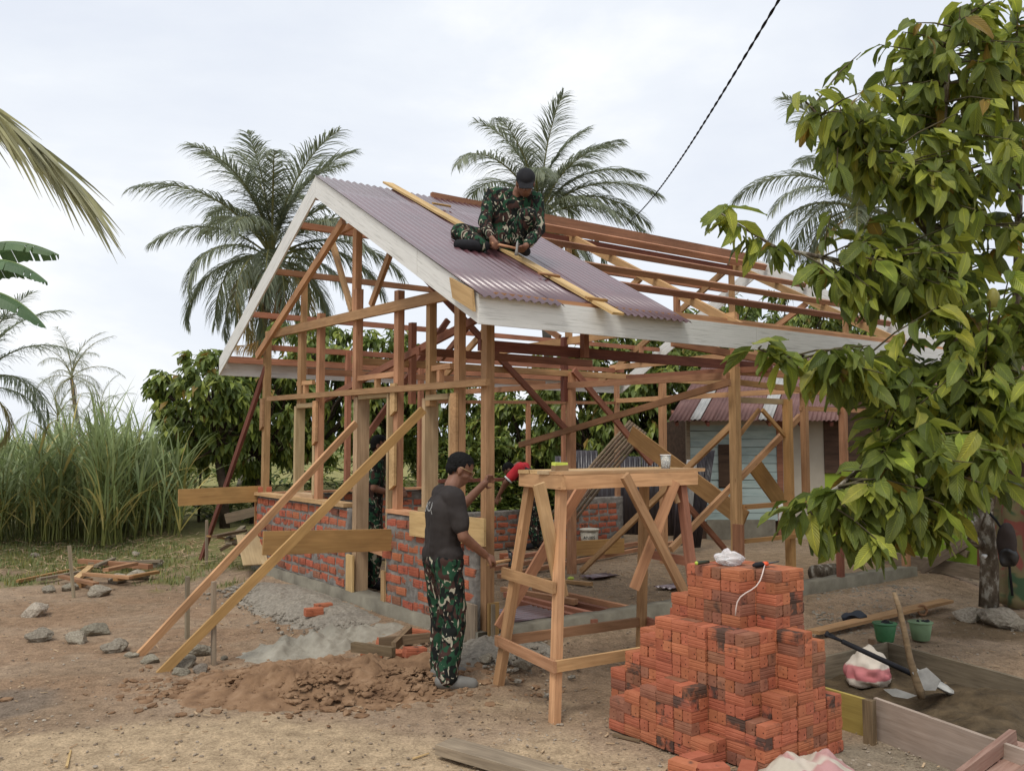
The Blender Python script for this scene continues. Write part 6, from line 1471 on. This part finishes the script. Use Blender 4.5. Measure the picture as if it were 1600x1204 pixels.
# --- soldier in black tee standing at the corner post
base = V((-.47, 6.2, .012)); ang = math.atan2(RD.y, RD.x)-.12; T = rotloc(base, ang)
hammer_h = dp(768, 882, 6.22)
hl = pu(769, 742, -.12)
J = dict(base=base, pel=T(-.02, 0, .90), chest=T(.0, 0, 1.22), neck=T(.055, .0, 1.385), head=T(.118, .005, 1.495), look=(T(.86, -.28, -.42)-base),
         sL=T(.05, .18, 1.32), sR=T(-.01, -.18, 1.315), eL=T(.27, .34, 1.19), wL=hl+V((-.05, -.17, -.05)), dL=V((.15, .9, .25)), eR=T(.02, -.255, 1.055), wR=T(.215, -.20, .915), dR=T(.8, .12, -.42)-base,
         hL=T(-.02, .09, .87), hR=T(-.02, -.09, .87), kL=T(.03, .10, .47), kR=T(.02, -.12, .47), aL=T(.02, .11, .075), aR=T(-.05, -.13, .075), tL=T(.20, .13, .045), tR=T(.13, -.17, .045))
GREYSH = flat('grey_rubber', (.17, .165, .15), .6, .3)
man1, P, M = person(J, 'person', 'man in black t-shirt and camouflage trousers standing with a hammer at the corner post', TEE, CAMO, 'short', .008, head_up=UP, curlL=1.0, curlR=1.25, nL=V((.9, -.2, -.1)), nR=T(0, .6, -.8)-base-V((0, 0, 0)), shoe=GREYSH)
b = MB()                                                          # glasses
for y in (-1, 1):
    b.tube([P(.094+.0*a_, .033*y+.024*math.cos(a_), .012+.018*math.sin(a_)) for a_ in [i*math.pi/6 for i in range(13)]], .0022, 5); b.tube([P(.09, .055*y, .018), P(-.02, .086*y, .018)], .0028, 5)
b.tube([P(.096, -.01, .016), P(.096, .01, .016)], .0022, 5); b.build('glasses', flat('gold_wire', (.32, .22, .1), .3, .6), man1, True)
# pale print on the back of the shirt, wrapped on the shirt surface
me_s = [c for c in man1.children if c.name.startswith('shirt')][0].data
from mathutils.bvhtree import BVHTree
bv = BVHTree.FromPolygons([v.co.copy() for v in me_s.vertices], [tuple(p.vertices) for p in me_s.polygons])
def wrap_back(yc, zc):
    def f(x, y, z_):
        o_ = T(-.6, yc-x, zc+y-.35*x*x*4); d = (T(1, 0, 0)-T(0, 0, 0)); h_ = bv.ray_cast(o_, d)
        return (h_[0]-d*(.004+z_)) if h_[0] is not None else o_+d*.45
    return f
PRINT = flat('worn_white_print', (.30, .30, .29), .9, .1, var=.4, scale=40)
text_on('IKUR', .095, wrap_back(.02, 1.215), PRINT, man1, 'shirt_print')
hm_ = empty('hammer', J['wR'], 'claw hammer in the right hand of the man in black t-shirt', 'hammer')
hp = J['wR']+J['dR'].normalized()*.085+(T(0, .6, -.8)-base).normalized()*.03; hd_ = (T(.86, .35, .02)-base).normalized()
b = MB(); b.tube([hp-hd_*.06, hp+hd_*.05, hp+hd_*.20], [.013, .0125, .011], 8); b.build('handle', W_OR, hm_, True)
b = MB(); he = hp+hd_*.195; hx = hd_.cross(UP).cross(hd_).normalized(); b.tube([he+hx*.05, he+hx*.02, he-hx*.03, he-hx*.05], [.017, .013, .014, .018], 10); b.tube([he+hx*.05, he+hx*.075-hd_*.03], [.012, .005], 6); b.build('hammer_head', flat('black_steel', (.03, .03, .03), .4, .6), hm_, True)
# --- man seated on the roof
S = rp(792, 398); Y0 = S.y
lh = rp(802, 401, .03)
Jr = dict(base=S, pel=dp(786, 376, Y0+.02), chest=dp(796, 324, Y0-.05), neck=dp(812, 298, Y0-.13), head=dp(821, 287, Y0-.23), look=V((.02, -.80, -.60)),
          sL=dp(838, 312, Y0-.10), sR=dp(768, 304, Y0-.05), eR=dp(757, 348, Y0-.18), wR=dp(768, 372, Y0-.33), dR=V((.35, -.5, -.75)), eL=dp(842, 358, Y0-.22), wL=dp(822, 384, Y0-.44), dL=lh-dp(822, 384, Y0-.44),
          hL=dp(801, 378, Y0-.03), hR=dp(773, 379, Y0-.03), kR=dp(718, 364, Y0-.22), aR=dp(752, 384, Y0-.36), tR=dp(716, 382, Y0-.44), kL=dp(826, 338, Y0-.35), aL=dp(812, 384, Y0-.16), tL=dp(822, 393, Y0-.28))
man2, P2, M2 = person(Jr, 'person', 'man in camouflage uniform and dark cap sitting on the maroon roof', CAMO, CAMO, 'long', .009, curlL=.15, curlR=1.2, nL=-RN+V((0, 0, -.3)), nR=V((.6, .3, -.4)), cap=True, head_up=V((0, .4, .9)))
h2 = empty('hammer', Jr['wR'], 'hammer in the hand of the man on the roof', 'hammer'); hp = Jr['wR']+Jr['dR'].normalized()*.085+V((.02, 0, 0)); hd_ = V((.85, -.3, -.25)).normalized()
b = MB(); b.tube([hp-hd_*.05, hp+hd_*.19], [.013, .011], 8); b.build('handle', W_OR, h2, True); b = MB(); he = hp+hd_*.19; hx = V((.1, .0, 1)).normalized(); b.tube([he-hx*.06, he-hx*.02, he+hx*.03, he+hx*.07], [.017, .012, .012, .005], 9); b.build('hammer_head', flat('worn_steel', (.25, .24, .22), .4, .6), h2, True)
# --- soldier inside, seen through the doorway
base3 = V(((586-800)/F*9.6, 9.6, .12)); T3 = rotloc(base3, .15)
t3 = lambda *a: T3(*a)
J3 = dict(base=base3, pel=T3(-.02, 0, .92), chest=T3(.0, 0, 1.27), neck=T3(.03, 0, 1.43), head=T3(.06, 0, 1.545), look=V((1, -.05, -.05)), sL=T3(.02, .18, 1.37), sR=T3(.02, -.18, 1.37), eL=T3(.06, .25, 1.10), eR=T3(.0, -.25, 1.10), wL=T3(.26, .1, 1.05), wR=T3(.25, -.1, 1.02), dL=V((.8, -.5, .2)), dR=V((.8, .4, .1)), hL=T3(-.02, .09, .89), hR=T3(-.02, -.09, .89), kL=T3(.02, .1, .48), kR=T3(.02, -.1, .48), aL=T3(-.02, .1, .08), aR=T3(-.02, -.1, .08), tL=T3(.14, .11, .045), tR=T3(.14, -.11, .045))
person(J3, 'person', 'soldier in camouflage uniform standing inside behind the doorway', CAMO, CAMO, 'short', .01, curlL=.9, curlR=.9, nL=V((-.2, -.9, -.2)), nR=V((0, .9, -.2)))
# --- worker in red and black shirt bending over inside the house
base4 = gp(838, 858, .12); T4 = rotloc(base4, math.pi*.93)
J4 = dict(base=base4, pel=T4(-.05, 0, .80), chest=T4(.14, 0, 1.10), neck=T4(.27, 0, 1.25), head=T4(.40, .02, 1.17), look=T4(.55, 0, -.83)-base4, sL=T4(.22, .18, 1.21), sR=T4(.21, -.18, 1.21), eL=T4(.42, .23, 1.0), eR=T4(.46, -.21, 1.02), wL=T4(.55, .15, .78), wR=T4(.60, -.13, .80), dL=T4(.3, 0, -.9)-base4, dR=T4(.3, 0, -.9)-base4, hL=T4(-.06, .09, .79), hR=T4(-.06, -.09, .79), kL=T4(.06, .1, .45), kR=T4(.02, -.1, .45), aL=T4(-.02, .1, .08), aR=T4(-.06, -.11, .08), tL=T4(.13, .11, .045), tR=T4(.10, -.11, .045))
man4, P4, M4 = person(J4, 'person', 'worker in red and black shirt bending over behind the corner post', BLKC, CAMO, 'short', .011, curlL=.8, curlR=.8, nL=T4(0, -1, 0)-base4, nR=T4(0, 1, 0)-base4, head_up=T4(.9, 0, .4)-base4)
b = MB(); b.capsule(J4['sL'], .082, J4['sR'], .082); b.capsule(J4['neck'].lerp(J4['chest'], .2), .08, J4['chest'], .122)
for s in 'LR': b.capsule(J4['s'+s], .08, J4['s'+s].lerp(J4['e'+s], .62), .075)
remesh(b, .011, REDC, 'shirt_yoke', man4, 2)
for s in 'LR':
    b = MB(); q = J4['s'+s].lerp(J4['e'+s], .80); d = (J4['e'+s]-J4['s'+s]).normalized(); b.tube([q-d*.012, q+d*.012], [.074, .072], 16); b.build('cuff', WHITE, man4, True)

bpy.data.scenes.remove(TS)
